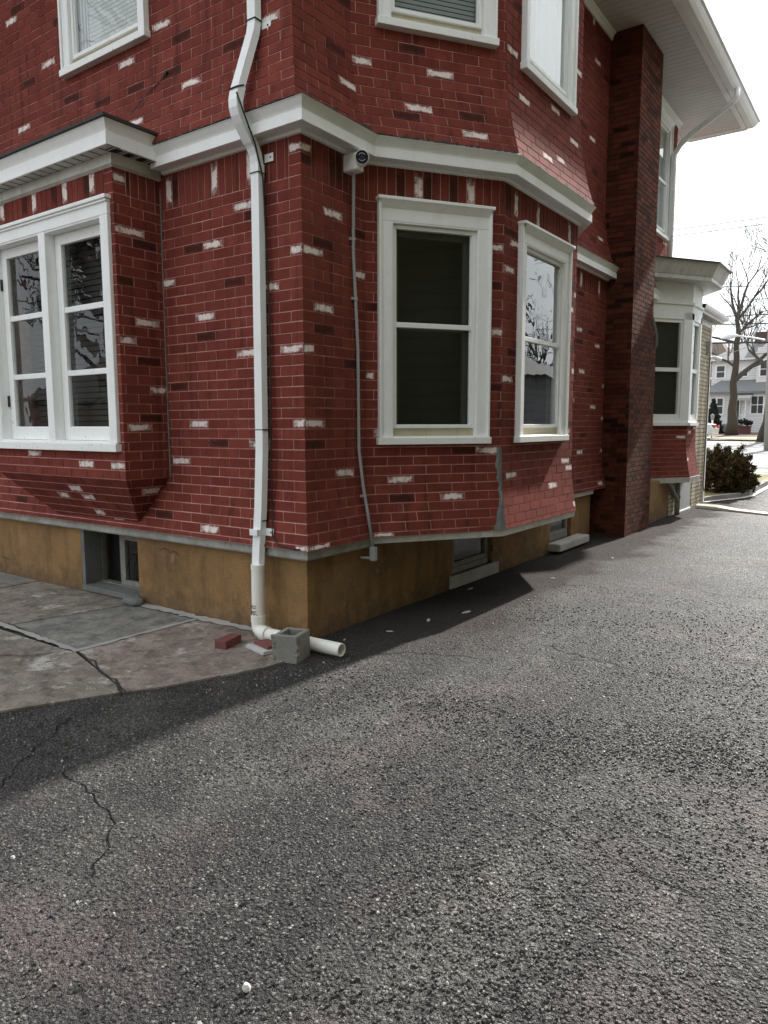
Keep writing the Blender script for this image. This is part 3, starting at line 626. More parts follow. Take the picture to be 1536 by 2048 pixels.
# casement pair in the box bay
L, b = frame((-3.40, -.43, 1.375), (1, 0, 0), (0, -1, 0)); W, H = 1.86, 1.935
mb = MB(); cw = .10
b(mb, 0, cw, .07, H - .14, 0, .036); b(mb, W - cw, W, .07, H - .14, 0, .036); b(mb, 0, W, H - .14, H - .02, 0, .036); b(mb, -.015, W + .015, H - .03, H, -.002, .062); b(mb, -.005, W + .005, H - .05, H - .031, -.002, .050)
b(mb, .885, .985, .07, H - .14, -.10, .034)
for u in (cw - .006, W - cw - .006): b(mb, u, u + .012, .07, H - .14, -.14, .030)
b(mb, cw, W - cw, H - .155, H - .135, -.14, .030)
w = bevel(mb.build('window', TRIM, house), .005); w['label'] = 'pair of three pane casements in the box bay'
s = MB(); b(s, -.01, W + .01, .0, .062, -.01, .058); b(s, .02, W - .02, .062, .082, -.14, .030); bevel(s.build('sill', PEEL, w), .004)
for (u0, u1) in ((cw + .008, .883), (.987, W - cw - .008)):
    f = MB(); z0, z1 = .084, H - .157; st = .085; n0, n1 = -.095, -.055
    b(f, u0, u0 + st, z0, z1, n0, n1); b(f, u1 - .06, u1, z0, z1, n0, n1); b(f, u0 + st, u1 - .06, z0, z0 + .115, n0, n1); b(f, u0 + st, u1 - .06, z1 - .085, z1, n0, n1)
    zs = [z0 + .115, .645, 1.165, z1 - .085]
    for q in (1, 2): b(f, u0 + st, u1 - .06, zs[q] - .023, zs[q] + .023, n0 + .004, n1 - .006)
    sash = bevel(f.build('sash', PEEL, w), .004)
    for q in range(3):
        p = MB(); za, zb = zs[q] + (.023 if q else 0), zs[q + 1] - (.023 if q < 2 else 0)
        p.face([L(u0 + st, za, -.078), L(u1 - .06, za, -.078), L(u1 - .06, zb, -.078), L(u0 + st, zb, -.078)]); p.build('pane', GLASSD, w)
h = MB()
for z in (.38, 1.42): h = MB(); b(h, cw + .004, cw + .016, z, z + .10, -.060, -.035); h.build('hinge', BLACK, w)
m = MB(); b(m, .05, W - .05, 0, H, -.40, -.38); m.build('dark_interior', DARKIN, w)
vb = MB()
for k in range(34): b(vb, cw, W - cw, .10 + k * .05, .105 + k * .05 + .034, -.30, -.29)
vb.build('shutter_slats', m_plain('dark_slat', (.035, .032, .028), .7), w)

# ------------------------------------------------------------------ foundation
mb = MB(); zf = .655
def fwall_x(x0, x1, z0=-.1, z1=zf): mb.abox(x0, x1, 0, .30, z0, z1)
mb.abox(-9, -2.87, .0, .30, -.1, zf); mb.abox(-1.99, -.30, .0, .30, -.1, zf); mb.abox(-2.87, -1.99, .0, .30, -.1, .02); mb.abox(-2.87, -1.99, .0, .30, .615, zf)
ys = [(-.0, 2.10), (2.95, 4.49), (5.20, 5.9)]
for a, c in ys: mb.abox(-.30, 0, a if a else .0, c, -.1, zf)
for a, c in ((2.10, 2.95), (4.49, 5.20)): mb.abox(-.30, 0, a, c, -.1, .13); mb.abox(-.30, 0, a, c, .56, zf)
mb.build('foundation', STUCCO, house)
mb = sweep([(-9, 0), (0, 0), (0, .72)], [(.0, .705), (.062, .700), (.068, .628), (.058, .614), (0, .612)]); mb.build('water_table', m_conc('painted_lip', (.26, .25, .23), (.46, .45, .42), (.06, .055, .05), .9, 2.5), house)
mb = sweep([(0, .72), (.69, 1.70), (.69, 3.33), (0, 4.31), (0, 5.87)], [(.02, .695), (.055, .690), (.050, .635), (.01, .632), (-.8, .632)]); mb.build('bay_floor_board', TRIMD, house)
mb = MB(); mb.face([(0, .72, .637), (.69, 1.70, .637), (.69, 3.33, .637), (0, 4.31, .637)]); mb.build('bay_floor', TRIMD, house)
# cement repair at the bay corner
mb = MB(); rg = random.Random(12); n = 22; prv = None
for k in range(n + 1):
    z = .69 + (1.385 - .69) * k / n; e = F1(z) * .62 + .009; wl = .046 + .018 * math.sin(k * .33 + 1) + rg.uniform(-.012, .012) + (.045 * (4 - k) / 4 if k < 4 else 0); wl *= .5 + .5 * min(1, (n - k) / 5)
    mt = path_data(PATH1)[3][3]; c = V((.69, 1.70)) + mt * e; a = c - V((d2.x, d2.y)) * wl; q = c + V((0, .012)); mid = c - V((d2.x, d2.y)) * wl * .5 + V((n2.x, n2.y)) * .010
    row = [(a.x, a.y, z), (mid.x, mid.y, z + rg.uniform(-.01, .01)), (c.x, c.y, z), (q.x + .004, q.y, z)]
    if prv:
        for j in range(3): mb.face([prv[j], prv[j + 1], row[j + 1], row[j]])
    prv = row
mb.build('cement_patch', CEMENT, house)
# basement windows
def basement(O, U, N, W, H, label, half=False, sh=0):
    L, b0 = frame(V(O) + V(N) * sh, U, N); mb = MB(); b = b0
    b(mb, 0, .05, 0, H, -.24, -.18); b(mb, W - .05, W, 0, H, -.24, -.18); b(mb, .05, W - .05, H - .05, H, -.24, -.18); b(mb, .05, W - .05, 0, .06, -.24, -.16)
    if half: b(mb, .36, .41, .06, H - .05, -.24, -.175)
    w = mb.build('basement_window', m_wf, house); w['label'] = label
    s = MB()
    for a, c in (((.41, W - .06),) if half else ((.06, W - .06),)):
        b(s, a, a + .04, .065, H - .06, -.20, -.165); b(s, c - .04, c, .065, H - .06, -.20, -.165); b(s, a + .04, c - .04, .065, .11, -.20, -.165); b(s, a + .04, c - .04, H - .10, H - .06, -.20, -.165)
    s.build('sash', m_wf, w)
    p = MB(); p.face([L(.05, .06, -.19), L(W - .05, .06, -.19), L(W - .05, H - .05, -.19), L(.05, H - .05, -.19)]); p.build('pane', GLASS1, w)
    d = MB(); b(d, 0, W, 0, H, -.34, -.32); d.build('dark_interior', DARKIN, w)
    return w, *frame(O, U, N)
m_wf = m_conc('old_grey_paint', (.20, .19, .17), (.30, .29, .265), (.05, .045, .04), .7, 3)
w, L, b = basement((-2.87, 0, .02), (1, 0, 0), (0, -1, 0), .88, .595, 'basement window recessed in the near wall', True)
s = MB(); b(s, .02, .86, 0, .05, -.16, .02); b(s, 0, .05, 0, .595, -.17, -.002); s.build('sill', CEMENT, w)
ws = MB(); ws.tube([L(.50, .50, -.16), L(.56, .46, -.15), L(.58, .36, -.155), L(.50, .25, -.15), L(.47, .12, -.15)], .004, 5); ws.build('loose_wire', BLACK, w)
w, L, b = basement((0, 2.10, .13), (0, 1, 0), (1, 0, 0), .85, .43, 'basement window in shade under the bay', sh=.13)
s = MB(); b(s, -.05, .95, -.12, .0, -.15, .03); s.build('sill', CONC, w)
w, L, b = basement((0, 4.49, .13), (0, 1, 0), (1, 0, 0), .71, .43, 'basement window beside the chimney', sh=.13)
s = MB(); b(s, -.04, .98, -.10, .0, -.15, .16); bevel(s.build('sill', CONC, w), .015)

# ------------------------------------------------------------------ eaves, roof, gutter
EP = [(-9, 0), (0, 0), (0, 9.9), (-9, 9.9)]
mb = MB()
mb.face([(-9.9, -.87, 6.80), (.87, -.87, 6.80), (.87, 10.77, 6.80), (-9.9, 10.77, 6.80)])
mb.build('attic_floor', DARKIN, house)
mb = MB(); sw = .125
k = 0; y = -.87
while y < 10.77: mb.box((-.10, y + .003, 6.752), (.965, 0, 0), (0, sw - .007, 0), (0, 0, .02)); y += sw
x = -9.9
while x < -.11:
    pw = min(sw - .007, -.106 - x)
    if pw > .01: mb.box((x + .003, -.87, 6.752), (pw, 0, 0), (0, .93, 0), (0, 0, .02)); mb.box((x + .003, 9.86, 6.752), (pw, 0, 0), (0, .91, 0), (0, 0, .02))
    x += sw
mb.abox(-9.9, .87, -.87, 10.77, 6.774, 6.78)
mb.build('soffit', m_trim('soffit_panel', (.62, .61, .585), .3), house)
mb = sweep([(-9, 0), (-.06, 0), (-.06, 9.85), (-9, 9.85)], [(.012, 6.66), (.03, 6.66), (.045, 6.72), (.075, 6.748), (.03, 6.752)]); mb.build('frieze_trim', TRIM, house)
mb = sweep([(-9, 0), (0, 0), (0, 9.9), (-9, 9.9)], [(.80, 6.748), (.872, 6.744), (.872, 6.95)]); mb.build('fascia', TRIM, house)
mb = sweep([(-9, 0), (0, 0), (0, 9.9), (-9, 9.9)], [(.876, 6.86), (.876, 6.765), (.96, 6.762), (.975, 6.775), (1.0, 6.80), (1.025, 6.835), (1.035, 6.862), (1.06, 6.868), (1.062, 6.885), (1.045, 6.888), (.99, 6.85), (.90, 6.84)]); mb.build('gutter', VINYL, house)
mb = MB(); e = .98; z0 = 6.90; a0, a1, b0, b1 = -9.98, e, -e, 9.9 + e; r = 4.6; z1 = z0 + r * .55
for q in ([(a0, b0, z0), (a1, b0, z0), (a1 - r, b0 + r, z1), (a0, b0 + r, z1)], [(a1, b0, z0), (a1, b1, z0), (a1 - r, b1 - r, z1), (a1 - r, b0 + r, z1)], [(a1, b1, z0), (a0, b1, z0), (a0, b1 - r, z1), (a1 - r, b1 - r, z1)], [(a0, b0 + r, z1), (a1 - r, b0 + r, z1), (a1 - r, b1 - r, z1), (a0, b1 - r, z1)]): mb.face(q)
mb.build('roof', SHINGLE, house)

# ------------------------------------------------------------------ chimney
cdark = [(random.uniform(0, 2.7), random.uniform(0, 6.7)) for _ in range(150)]
chim = brick_wall('chimney', [(-.3, 6.30), (.36, 6.30), (.36, 7.50), (-.3, 7.50)], 0, 2.956, -.05, lambda z: 0, dark=cdark, parent=house, mats=[CBRICK, MORTAR2], bl=.205, bh=.068, raise_=.006)
chim['label'] = 'dark sooty brick chimney rising through the eave'
brick_wall('flue', [(-.3, 6.30), (.36, 6.30), (.36, 7.27), (-.3, 7.27)], 0, 8.6, 2.956, lambda z: 0, dark=cdark, parent=chim, mats=[CBRICK, MORTAR2], bl=.205, bh=.068, raise_=.006)
mb = MB(); mb.rings([[(-.3, 7.2, 2.95), (.355, 7.2, 2.95), (.355, 7.50, 2.95), (-.3, 7.50, 2.95)], [(-.3, 7.2, 3.25), (.355, 7.2, 3.25), (.355, 7.275, 3.25), (-.3, 7.275, 3.25)]]); mb.build('shoulder', CBRICK, chim)
mb = MB(); mb.tube([(.34, 7.47, 2.66), (.355, 7.49, 2.76), (.35, 7.47, 2.90), (.33, 7.38, 3.08), (.33, 7.30, 3.2)], [.02, .045, .055, .05, .02], 7); mb.build('mortar_lump', CEMENT, chim)

# ------------------------------------------------------------------ downspouts
def rect_sweep(mb, pts, a, bdep, rib=.006, mi=0):
    """corrugated downspout: a wide along x, bdep deep along the bend normal; path lies in a vertical plane x=const"""
    pts = [V(p) for p in pts]; rings = []
    prof = []
    for (x, y) in ((-.5, -.5), (-.5, .5), (.5, .5), (.5, -.5)): prof.append((x, y))
    sec = []
    m = 5
    def side(p, q):
        for k in range(m * 2):
            t = k / (m * 2); o = -rib * (1 if k % 2 else 0)
            yield (lp(p[0], q[0], t), lp(p[1], q[1], t), o)
    full = []
    cs = [(-.5, -.5), (.5, -.5), (.5, .5), (-.5, .5)]
    for k in range(4):
        p, q = cs[k], cs[(k + 1) % 4]; nx, ny = (p[0] + q[0]), (p[1] + q[1]); ln = math.hypot(nx, ny)
        flat = k == 0
        for (x, y, o) in side(p, q): full.append((x * a + (0 if flat else o * nx / ln), y * bdep + (0 if flat else o * ny / ln)))
    for i, p in enumerate(pts):
        t = (pts[min(i + 1, len(pts) - 1)] - pts[max(i - 1, 0)]).normalized(); X = V((1, 0, 0)); Y = t.cross(X).normalized()
        if Y.y > 0 and abs(t.z) > .3: pass
        Y = Y if Y.dot(V((0, 1, 0))) >= 0 or abs(Y.y) < .2 else -Y
        rings.append([p + X * u + Y * v for u, v in full])
    mb.rings(rings, True, True, mi)
ds = MB(); x = -.358
rect_sweep(ds, [(x, -.055, 6.75), (x, -.055, 4.34)], .076, .058)
rect_sweep(ds, [(x, -.056, 4.36), (x, -.058, 4.31), (x, -.070, 4.25), (x, -.23, 3.83)], .074, .056)
rect_sweep(ds, [(x, -.216, 3.860), (x, -.236, 3.80), (x, -.246, 3.755), (x, -.244, 3.715), (x, -.230, 3.675), (x, -.205, 3.635), (x, -.165, 3.585), (x, -.120, 3.53)], .079, .060)
rect_sweep(ds, [(x, -.130, 3.545), (x, -.095, 3.505), (x, -.072, 3.46), (x, -.060, 3.41), (x, -.056, 3.36)], .072, .055)
rect_sweep(ds, [(x, -.056, 3.40), (x, -.056, 3.33)], .079, .060)
rect_sweep(ds, [(x, -.056, 3.345), (x, -.072, 1.4), (x, -.098, .98), (x, -.130, .66), (x, -.14, .52)], .074, .056)
dsp = ds.build('downspout', DSP, house); dsp['label'] = 'white rectangular downspout bending round the cornice'
for (y, z, wv) in ((-.056, 4.335, .084), (-.056, 3.335, .082), (-.0655, 1.545, .082), (-.088, .88, .080)): sm = MB(); sm.box((x - wv / 2, y - .034, z), (wv, 0, 0), (0, .066, 0), (0, 0, .007)); sm.build('seam', SEAM, dsp)
sm = MB(); sm.box((x - .041, -.266, 3.83), (.082, 0, 0), (0, .066, .03), (0, -.003, .007)); sm.build('seam', SEAM, dsp)
sm = MB(); sm.box((x - .039, -.175, 3.60), (.078, 0, 0), (0, .06, -.045), (0, .004, .006)); sm.build('seam', SEAM, dsp)
for (z, yy) in ((4.30, -.012), (3.44, -.012), (.80, -.085)):
    s = MB(); s.box((x + .034, yy - .006, z - .028), (.085, 0, 0), (0, .005, 0), (0, 0, .056))
    if z < 1: s.abox(x - .044, x + .034, yy - .090, yy + .0, z - .022, z + .022)
    st = bevel(s.build('strap', DSP, dsp), .002)
    c = MB(); c.tube([(x + .094, yy - .0062, z), (x + .094, yy - .010, z)], .006, 8); c.build('screw', SEAM, st)
fd = MB(); fd.tube([(1.0, 9.12, 6.80), (1.0, 9.12, 6.66), (.93, 9.13, 6.60), (.28, 9.27, 6.30), (.13, 9.32, 6.20), (.02, 9.36, 6.05), (.01, 9.40, 3.75)], .042, 10); o = fd.build('downspout', DSP, house, smooth=True); o['label'] = 'thin far downspout running from gutter to the porch roof'
wq = MB(); wq.tube([(-1.33, -.03, 4.27), (-1.43, -.035, 4.22), (-1.55, -.05, 4.17), (-1.68, -.12, 4.02)], .004, 6); wq.tube([(-1.34, .0, 4.28), (-1.33, -.045, 4.27)], .011, 6); wq.build('wire_stub', BLACK, house)

# ------------------------------------------------------------------ oriel beyond the chimney
ori = MB()
OPATH = [(0, 8.30), (.5, 9.05), (.5, 9.72), (0, 10.35)]
orl = brick_wall('oriel_window', OPATH, 0, 1.56, .70, flare(.09, 1.25, .70), white=[(.72, 1.36), (.97, 1.0), (1.12, 1.48), (1.4, 1.5)], parent=house); orl['label'] = 'small white cased oriel with brick skirt beyond the chimney'
mb = MB()
for i in range(3):
    a, c = V((*OPATH[i], 0)), V((*OPATH[i + 1], 0)); U_ = (c - a).normalized(); N_ = V((U_.y, -U_.x, 0)); Ln = (c - a).length; L, b = frame(a, U_, N_)
    cwid = .17 if i == 0 else .075
    b(mb, 0, .10, 1.665, 3.4, -.06, .02); b(mb, Ln - cwid, Ln, 1.665, 3.4, -.06, .02); b(mb, 0, Ln, 3.293, 3.525, -.06, .02); b(mb, 0, Ln, 3.525, 3.567, -.06, .045); b(mb, 0, Ln, 3.567, 3.863, -.06, .012)
    b(mb, -.03, Ln + .03, 1.56, 1.612, -.06, .05); b(mb, 0, Ln, 1.612, 1.686, -.06, .015)
mb.build('casing', TRIM, orl)
for i in range(3):
    a, c = V((*OPATH[i], 0)), V((*OPATH[i + 1], 0)); U_ = (c - a).normalized(); N_ = V((U_.y, -U_.x, 0)); Ln = (c - a).length; L, b = frame(a, U_, N_); cwid = .17 if i == 0 else .075
    s = MB(); u0, u1 = .10, Ln - cwid; st = .045
    b(s, u0, u0 + st, 1.686, 3.293, -.05, .0); b(s, u1 - st, u1, 1.686, 3.293, -.05, .0); b(s, u0, u1, 1.686, 1.75, -.05, .001); b(s, u0, u1, 3.24, 3.293, -.05, .001); b(s, u0, u1, 2.447, 2.51, -.05, .001); s.build('sash', VINYL, orl)
    p = MB(); p.face([L(u0, 1.686, -.03), L(u1, 1.686, -.03), L(u1, 3.293, -.03), L(u0, 3.293, -.03)]); p.build('pane', GLASSW if i == 1 else GLASS1, orl)
    d = MB(); d.face([L(u0 - .05, 1.6, -.07), L(u1 + .05, 1.6, -.07), L(u1 + .05, 3.4, -.07), L(u0 - .05, 3.4, -.07)]); d.build('dark_interior', DARKIN, orl)
OP2 = [(-.3, 7.85), (.5, 9.05), (.5, 9.72), (-.3, 10.76)]
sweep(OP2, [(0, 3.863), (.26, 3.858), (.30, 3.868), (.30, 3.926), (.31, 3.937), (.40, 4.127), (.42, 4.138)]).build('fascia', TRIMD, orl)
mb = sweep(OP2, [(.425, 4.122), (.425, 4.148), (-.6, 4.25)]); mb.build('roof', SHINGLE, orl)
mb = MB()
sweep(OPATH, [(.06, .70), (.10, .695), (.09, .61), (.02, .605), (-.5, .605)], mb=mb); mb.build('floor_board', TRIMD, orl)
# foundation and stone veneer under and beyond the oriel
mb = MB(); mb.abox(-.3, .245, 7.5, 9.10, -.1, .66); mb.build('foundation', STUCCO, house)
mb = MB(); mb.abox(-.3, .255, 9.10, 9.74, -.1, .64); mb.abox(-.3, .255, 10.60, 10.72, -.1, .64); mb.abox(-4, .265, 10.72, 11.72, -.1, 3.48); mb.build('stone_veneer', STONEV, house)
mb = MB(); mb.abox(-.2, .268, 9.76, 10.58, .02, .60); p = bevel(mb.build('access_panel', DOORP, house), .008)
mb = MB(); mb.abox(.25, .285, 9.73, 10.62, -.01, .025); mb.build('panel_lip', TRIM, p)
pp = MB(); pp.tube([(.32, 9.42, .68), (.32, 9.42, -.02)], .044, 12); pp.tube([(.20, 8.90, .66), (.26, 9.08, .56), (.31, 9.34, .32), (.32, 9.42, .24)], .036, 10); pp.tube([(.32, 9.42, .38), (.32, 9.42, .28)], .052, 12); o = pp.build('drain_stack', m_plain('grey_pipe', (.30, .30, .29), .5), house, smooth=True)
mb = MB(); mb.abox(.22, .285, 11.65, 11.735, -.02, 3.48); mb.abox(-4, .28, 10.4, 11.73, 3.44, 3.55); mb.build('corner_board', TRIM, house)
mb = MB(); mb.abox(-4, .44, 10.0, 12.05, 3.55, 3.59)
for k in range(14): mb.abox(.28, .435, 10.06 + k * .14, 10.07 + k * .14, 3.546, 3.555, 1)
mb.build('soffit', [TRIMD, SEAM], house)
mb = sweep([(.26, 9.9), (.26, 11.72), (-4, 11.72)], [(.18, 3.55), (.19, 3.585), (.245, 3.59), (.27, 3.62), (.28, 3.665), (.22, 3.675), (.15, 3.675)]); mb.build('gutter', VINYL, house)
mb = MB(); mb.face([(-4, 9.9, 3.83), (.44, 9.9, 3.67), (.44, 11.9, 3.67), (-4, 11.9, 3.83)]); mb.build('roof', SHINGLE, house)
mb = MB(); mb.tube([(.295, 11.58, 3.2), (.30, 11.56, 2.0), (.295, 11.55, .36), (.32, 11.54, .26)], .013, 7); mb.build('service_cable', m_plain('cable_grey', (.16, .16, .15), .6), house)
mb = MB(); mb.abox(.26, .34, 11.36, 11.52, 2.95, 3.18); bevel(mb.build('meter_box', METER, house), .01)
fl = MB(); fl.tube([(.28, 11.68, 2.88), (.36, 11.74, 2.90)], .03, 8); fl.tube([(.34, 11.73, 2.90), (.39, 11.75, 2.865), (.45, 11.78, 2.825)], [.03, .05, .062], 12); tag(fl.build('floodlight', VINYL), 'white floodlight on the far pale stone corner', 'floodlight')

# ================================================================== fittings and loose things by the wall
# camera
sc_ = tag(empty('security_camera', (.05, .505, 3.405)), 'white security camera with round black lens under the cornice', 'camera')
def adj(o): o.location = o.location; return o
mb = MB(); mb.abox(-.05, .075, -.050, .045, .008, .130); bevel(mb.build('mount_box', VINYL, sc_), .012, 3)
ax = V((.62, -.72, -.05)).normalized(); c0 = V((.075, .015, .092))
def disc(mb, c, ax, r, h, n=24, mi=0, r2=None):
    t = ax.orthogonal().normalized(); u = ax.cross(t); mb.rings([[c + (t * math.cos(6.2832 * k / n) + u * math.sin(6.2832 * k / n)) * r for k in range(n)], [c + ax * h + (t * math.cos(6.2832 * k / n) + u * math.sin(6.2832 * k / n)) * (r2 or r) for k in range(n)]], True, True, mi)
mb = MB(); disc(mb, c0 - ax * .02, ax, .052, .078); bevel(mb.build('housing', VINYL, sc_), .006, 3)
mb = MB(); disc(mb, c0 + ax * .0582, ax, .046, .004); f_ = mb.build('lens', LENSG, sc_)
mb = MB(); t_ = ax.orthogonal().normalized(); u_ = ax.cross(t_)
up_ = (V((0, 0, 1)) - ax * ax.z).normalized(); rt_ = up_.cross(ax)
for a0, a1 in ((35, 150), (215, 330)):
    mb = MB()
    for k in range(12):
        q = [R(lp(a0, a1, k / 12)), R(lp(a0, a1, (k + 1) / 12))]; f = lambda a, r: c0 + ax * .0630 + (rt_ * math.cos(a) + up_ * math.sin(a)) * r
        mb.face([f(q[0], .023), f(q[1], .023), f(q[1], .029), f(q[0], .029)])
    mb.build('infrared_ring', PURPLE, f_)
mb = MB(); disc(mb, c0 + ax * .0620, ax, .015, .002); mb.build('pupil', m_plain('lens_grey', (.03, .03, .035), .2), f_)
mb = MB(); mb.box((.076, -.03, .012), (.004, 0, 0), (0, .06, 0), (0, 0, .03)); mb.tube([(.078, -.045, .02), (.082, -.045, .02)], .006, 8); mb.build('bracket', VINYL, sc_)
# conduit
cd = tag(empty('conduit', (0, .6, .5)), 'thin grey conduit running down the brick wall from the camera', 'conduit')
def rel(o, p): return tuple(V(p) - V(o.location))
mb = MB(); pts = [(.060, .510, 3.42), (.035, .540, 3.32), (.020, .55, 2.88), (.020, .60, 2.15), (.020, .605, 1.39), (.045, .625, 1.10), (.075, .64, .90), (.115, .655, .62)]
mb.tube([rel(cd, p) for p in pts], .0125, 10); mb.build('tube', GREYP, cd, smooth=True)
for p in ((.022, .552, 2.95), (.021, .575, 2.52), (.055, .63, 1.02)):
    m2 = MB(); q = V(rel(cd, p)); m2.tube([q, q + V((0, 0, .02))], .017, 10); m2.abox(q.x - .02, q.x, q.y - .035, q.y, q.z, q.z + .018); m2.build('clip', GREYP, cd)
mb = MB(); q = V(rel(cd, (.118, .657, .55))); mb.abox(q.x - .024, q.x + .024, q.y - .022, q.y + .022, q.z - .035, q.z + .075); mb.tube([q + V((0, 0, -.015)), q + V((-.10, -.04, -.015))], .012, 8); bevel(mb.build('elbow_box', GREYP, cd), .008)
# cable beside the downspout
mb = MB(); mb.tube([(-.44, -.19, 3.86), (-.32, -.27, 3.79), (-.300, -.245, 3.70), (-.300, -.13, 3.50), (-.300, -.06, 3.3), (-.293, -.03, 2.4), (-.285, -.045, 1.6), (-.288, -.05, 1.0), (-.24, -.10, .77), (-.15, -.13, .715), (.0, -.12, .70), (.1, -.03, .71)], .006, 6)
tag(mb.build('cable', BLACK), 'thin black cable hanging beside the near downspout', 'cable')
# pvc drain
dr = tag(empty('drain_pipe', (-.335, -.17, 0)), 'white plastic drain pipe under the downspout with outlet past the cinder block', 'pipe')
mb = MB(); mb.tube([(0, .005, .56), (0, 0, .10)], .047, 20); mb.tube([(0, .005, .565), (0, .005, .53)], .050, 20); mb.build('riser', PVC, dr, smooth=False)
mb = MB(); mb.tube([(0, 0, .185), (0, 0, .135)], .054, 20); mb.tube([(0, 0, .14), (.005, -.005, .10), (.03, -.012, .075), (.08, -.02, .066)], [.050, .051, .051, .052], 20); mb.tube([(.06, -.02, .066), (.12, -.025, .066)], .054, 20); mb.build('elbow', PVC, dr)
mb = MB(); a = V((.07, -.02, .064)); c = V((.785, .005, .060)); ax2 = (c - a).normalized(); t2 = ax2.orthogonal().normalized(); u2 = ax2.cross(t2); n = 28
ring = lambda p, r: [p + (t2 * math.cos(6.2832 * k / n) + u2 * math.sin(6.2832 * k / n)) * r for k in range(n)]
mb.rings([ring(a, .046), ring(c, .046), ring(c, .039), ring(c - ax2 * .3, .039)], False); mb.build('outlet', PVC, dr)
mb = MB(); mk = []
for z, a0, a1 in ((.262, 200, 300), (.247, 215, 300), (.222, 195, 305), (.212, 190, 290), (.200, 195, 310), (.150, 200, 300)):
    mb.tube([(.0485 * math.cos(R(q)), .0485 * math.sin(R(q)), z + .004 * math.sin(q * .2)) for q in range(a0, a1, 8)], .0022, 5)
mb.build('marker_line', m_plain('rust_ink', (.10, .035, .03), .8), dr)
# cinder block
cb = empty('cinder_block', (.17, -.355, .0)); tag(cb, 'grey half cinder block standing on end against the white drain pipe', 'cinder block'); cb.rotation_euler.z = R(16)
def hollow(mb, w, d, h, t):
    o = [(-w / 2, -d / 2), (w / 2, -d / 2), (w / 2, d / 2), (-w / 2, d / 2)]; i_ = [(-w / 2 + t, -d / 2 + t), (w / 2 - t, -d / 2 + t), (w / 2 - t * .9, d / 2 - t), (-w / 2 + t * .9, d / 2 - t)]
    mb.rings([[(x, y, 0) for x, y in o], [(x, y, h) for x, y in o], [(x, y, h) for x, y in i_], [(x * .93, y * .93, .03) for x, y in i_]], False); k = len(mb.v); mb.idx([k - 4, k - 3, k - 2, k - 1])
mb = MB(); hollow(mb, .175, .205, .186, .035); o = mb.build('shell', BLOCKM, cb)
md = o.modifiers.new('e', 'BEVEL'); md.width = .005; md.segments = 2; md.limit_method = 'ANGLE'
mb = MB(); rg = random.Random(3)
for sx, n in ((-.088, 26), (.082, 20)):
    mb = MB()
    for k in range(n): # broken web stubs
        c = V((sx + rg.uniform(-.006, .006), -.088 + rg.uniform(-.014, .014), .012 + .16 * k / n)); s = rg.uniform(.009, .019); mb.rings([[c + V((rg.uniform(.6, 1.2) * s * math.cos(q * 1.047), rg.uniform(.6, 1.2) * s * math.sin(q * 1.047), zz * s)) for q in range(6)] for zz in (-.9, .1, .9)])
    mb.build('broken_web', BLOCKM, cb)
# brick
bk = MB(); bk.abox(-.048, .048, -.10, .10, 0, .058); o = bevel(bk.build('loose_brick', REDBRICK), .004, 2); o.location = (-.385, -.425, .013); o.rotation_euler.z = R(14); tag(o, 'single red brick lying on the flagstones', 'brick')
fb = empty('brick_fragment', (-.12, -.345, .012)); tag(fb, 'broken red brick with mortar half under the elbow of the white pipe', 'brick'); fb.rotation_euler.z = R(-12)
mb = MB(); mb.rings([[(-.12, -.075, 0), (.14, -.09, 0), (.16, .07, 0), (-.06, .08, 0)], [(-.10, -.065, .028), (.14, -.085, .030), (.16, .07, .034), (-.05, .07, .032)]]); bevel(mb.build('mortar', m_conc('pale_mortar', (.42, .41, .39), (.52, .51, .49), (.2, .2, .19), .3, 2), fb), .006)
mb = MB(); mb.rings([[(-.07, -.035, .029), (.13, -.045, .029), (.15, .07, .029), (-.04, .075, .029)], [(-.065, -.03, .052), (.13, -.04, .055), (.15, .068, .056), (-.035, .07, .054)]]); bevel(mb.build('brick_piece', REDBRICK, fb), .005)
# broken stone by the near basement window
def lump(name, c, s, mat, seed, n=9):
    rg = random.Random(seed); bm = bmesh.new(); bmesh.ops.create_icosphere(bm, subdivisions=2, radius=1)
    for v in bm.verts: v.co = V((v.co.x * s[0], v.co.y * s[1], v.co.z * s[2])) * rg.uniform(.86, 1.1)
    me = bpy.data.meshes.new(name); bm.to_mesh(me); bm.free(); me.materials.append(mat); o = bpy.data.objects.new(name, me); col.objects.link(o); o.location = c; return o
o = lump('rubble_stone', (-1.96, -.09, .045), (.11, .075, .045), CEMENT, 2); tag(o, 'grey lump of broken concrete under the near basement window', 'stone'); o.rotation_euler.z = .3
o = lump('pebble', (2.06, -2.60, .008), (.013, .011, .014), m_plain('pebble_white', (.62, .60, .57), .7), 5); tag(o, 'white pebble lying on the near asphalt', 'pebble')
rg = random.Random(21)
chip_spots = [(.35, .55, .030), (.42, 1.0, .045), (.20, .18, .02), (.55, 1.4, .06), (.62, 3.1, .03), (.8, 2.1, .018), (.9, 1.2, .016), (.15, 2.2, .05), (.75, 4.6, .03)]
for k, (x, y, s) in enumerate(chip_spots):
    if x < .05: continue
    o = lump('mortar_chip', (x, y, gz(y) + .004), (s, s * .35, .006), CONC, 30 + k); o.rotation_euler.z = rg.uniform(0, 3); tag(o, 'small pale mortar chip on the shaded asphalt by the foundation', 'chip', 'mortar chips along the foundation')
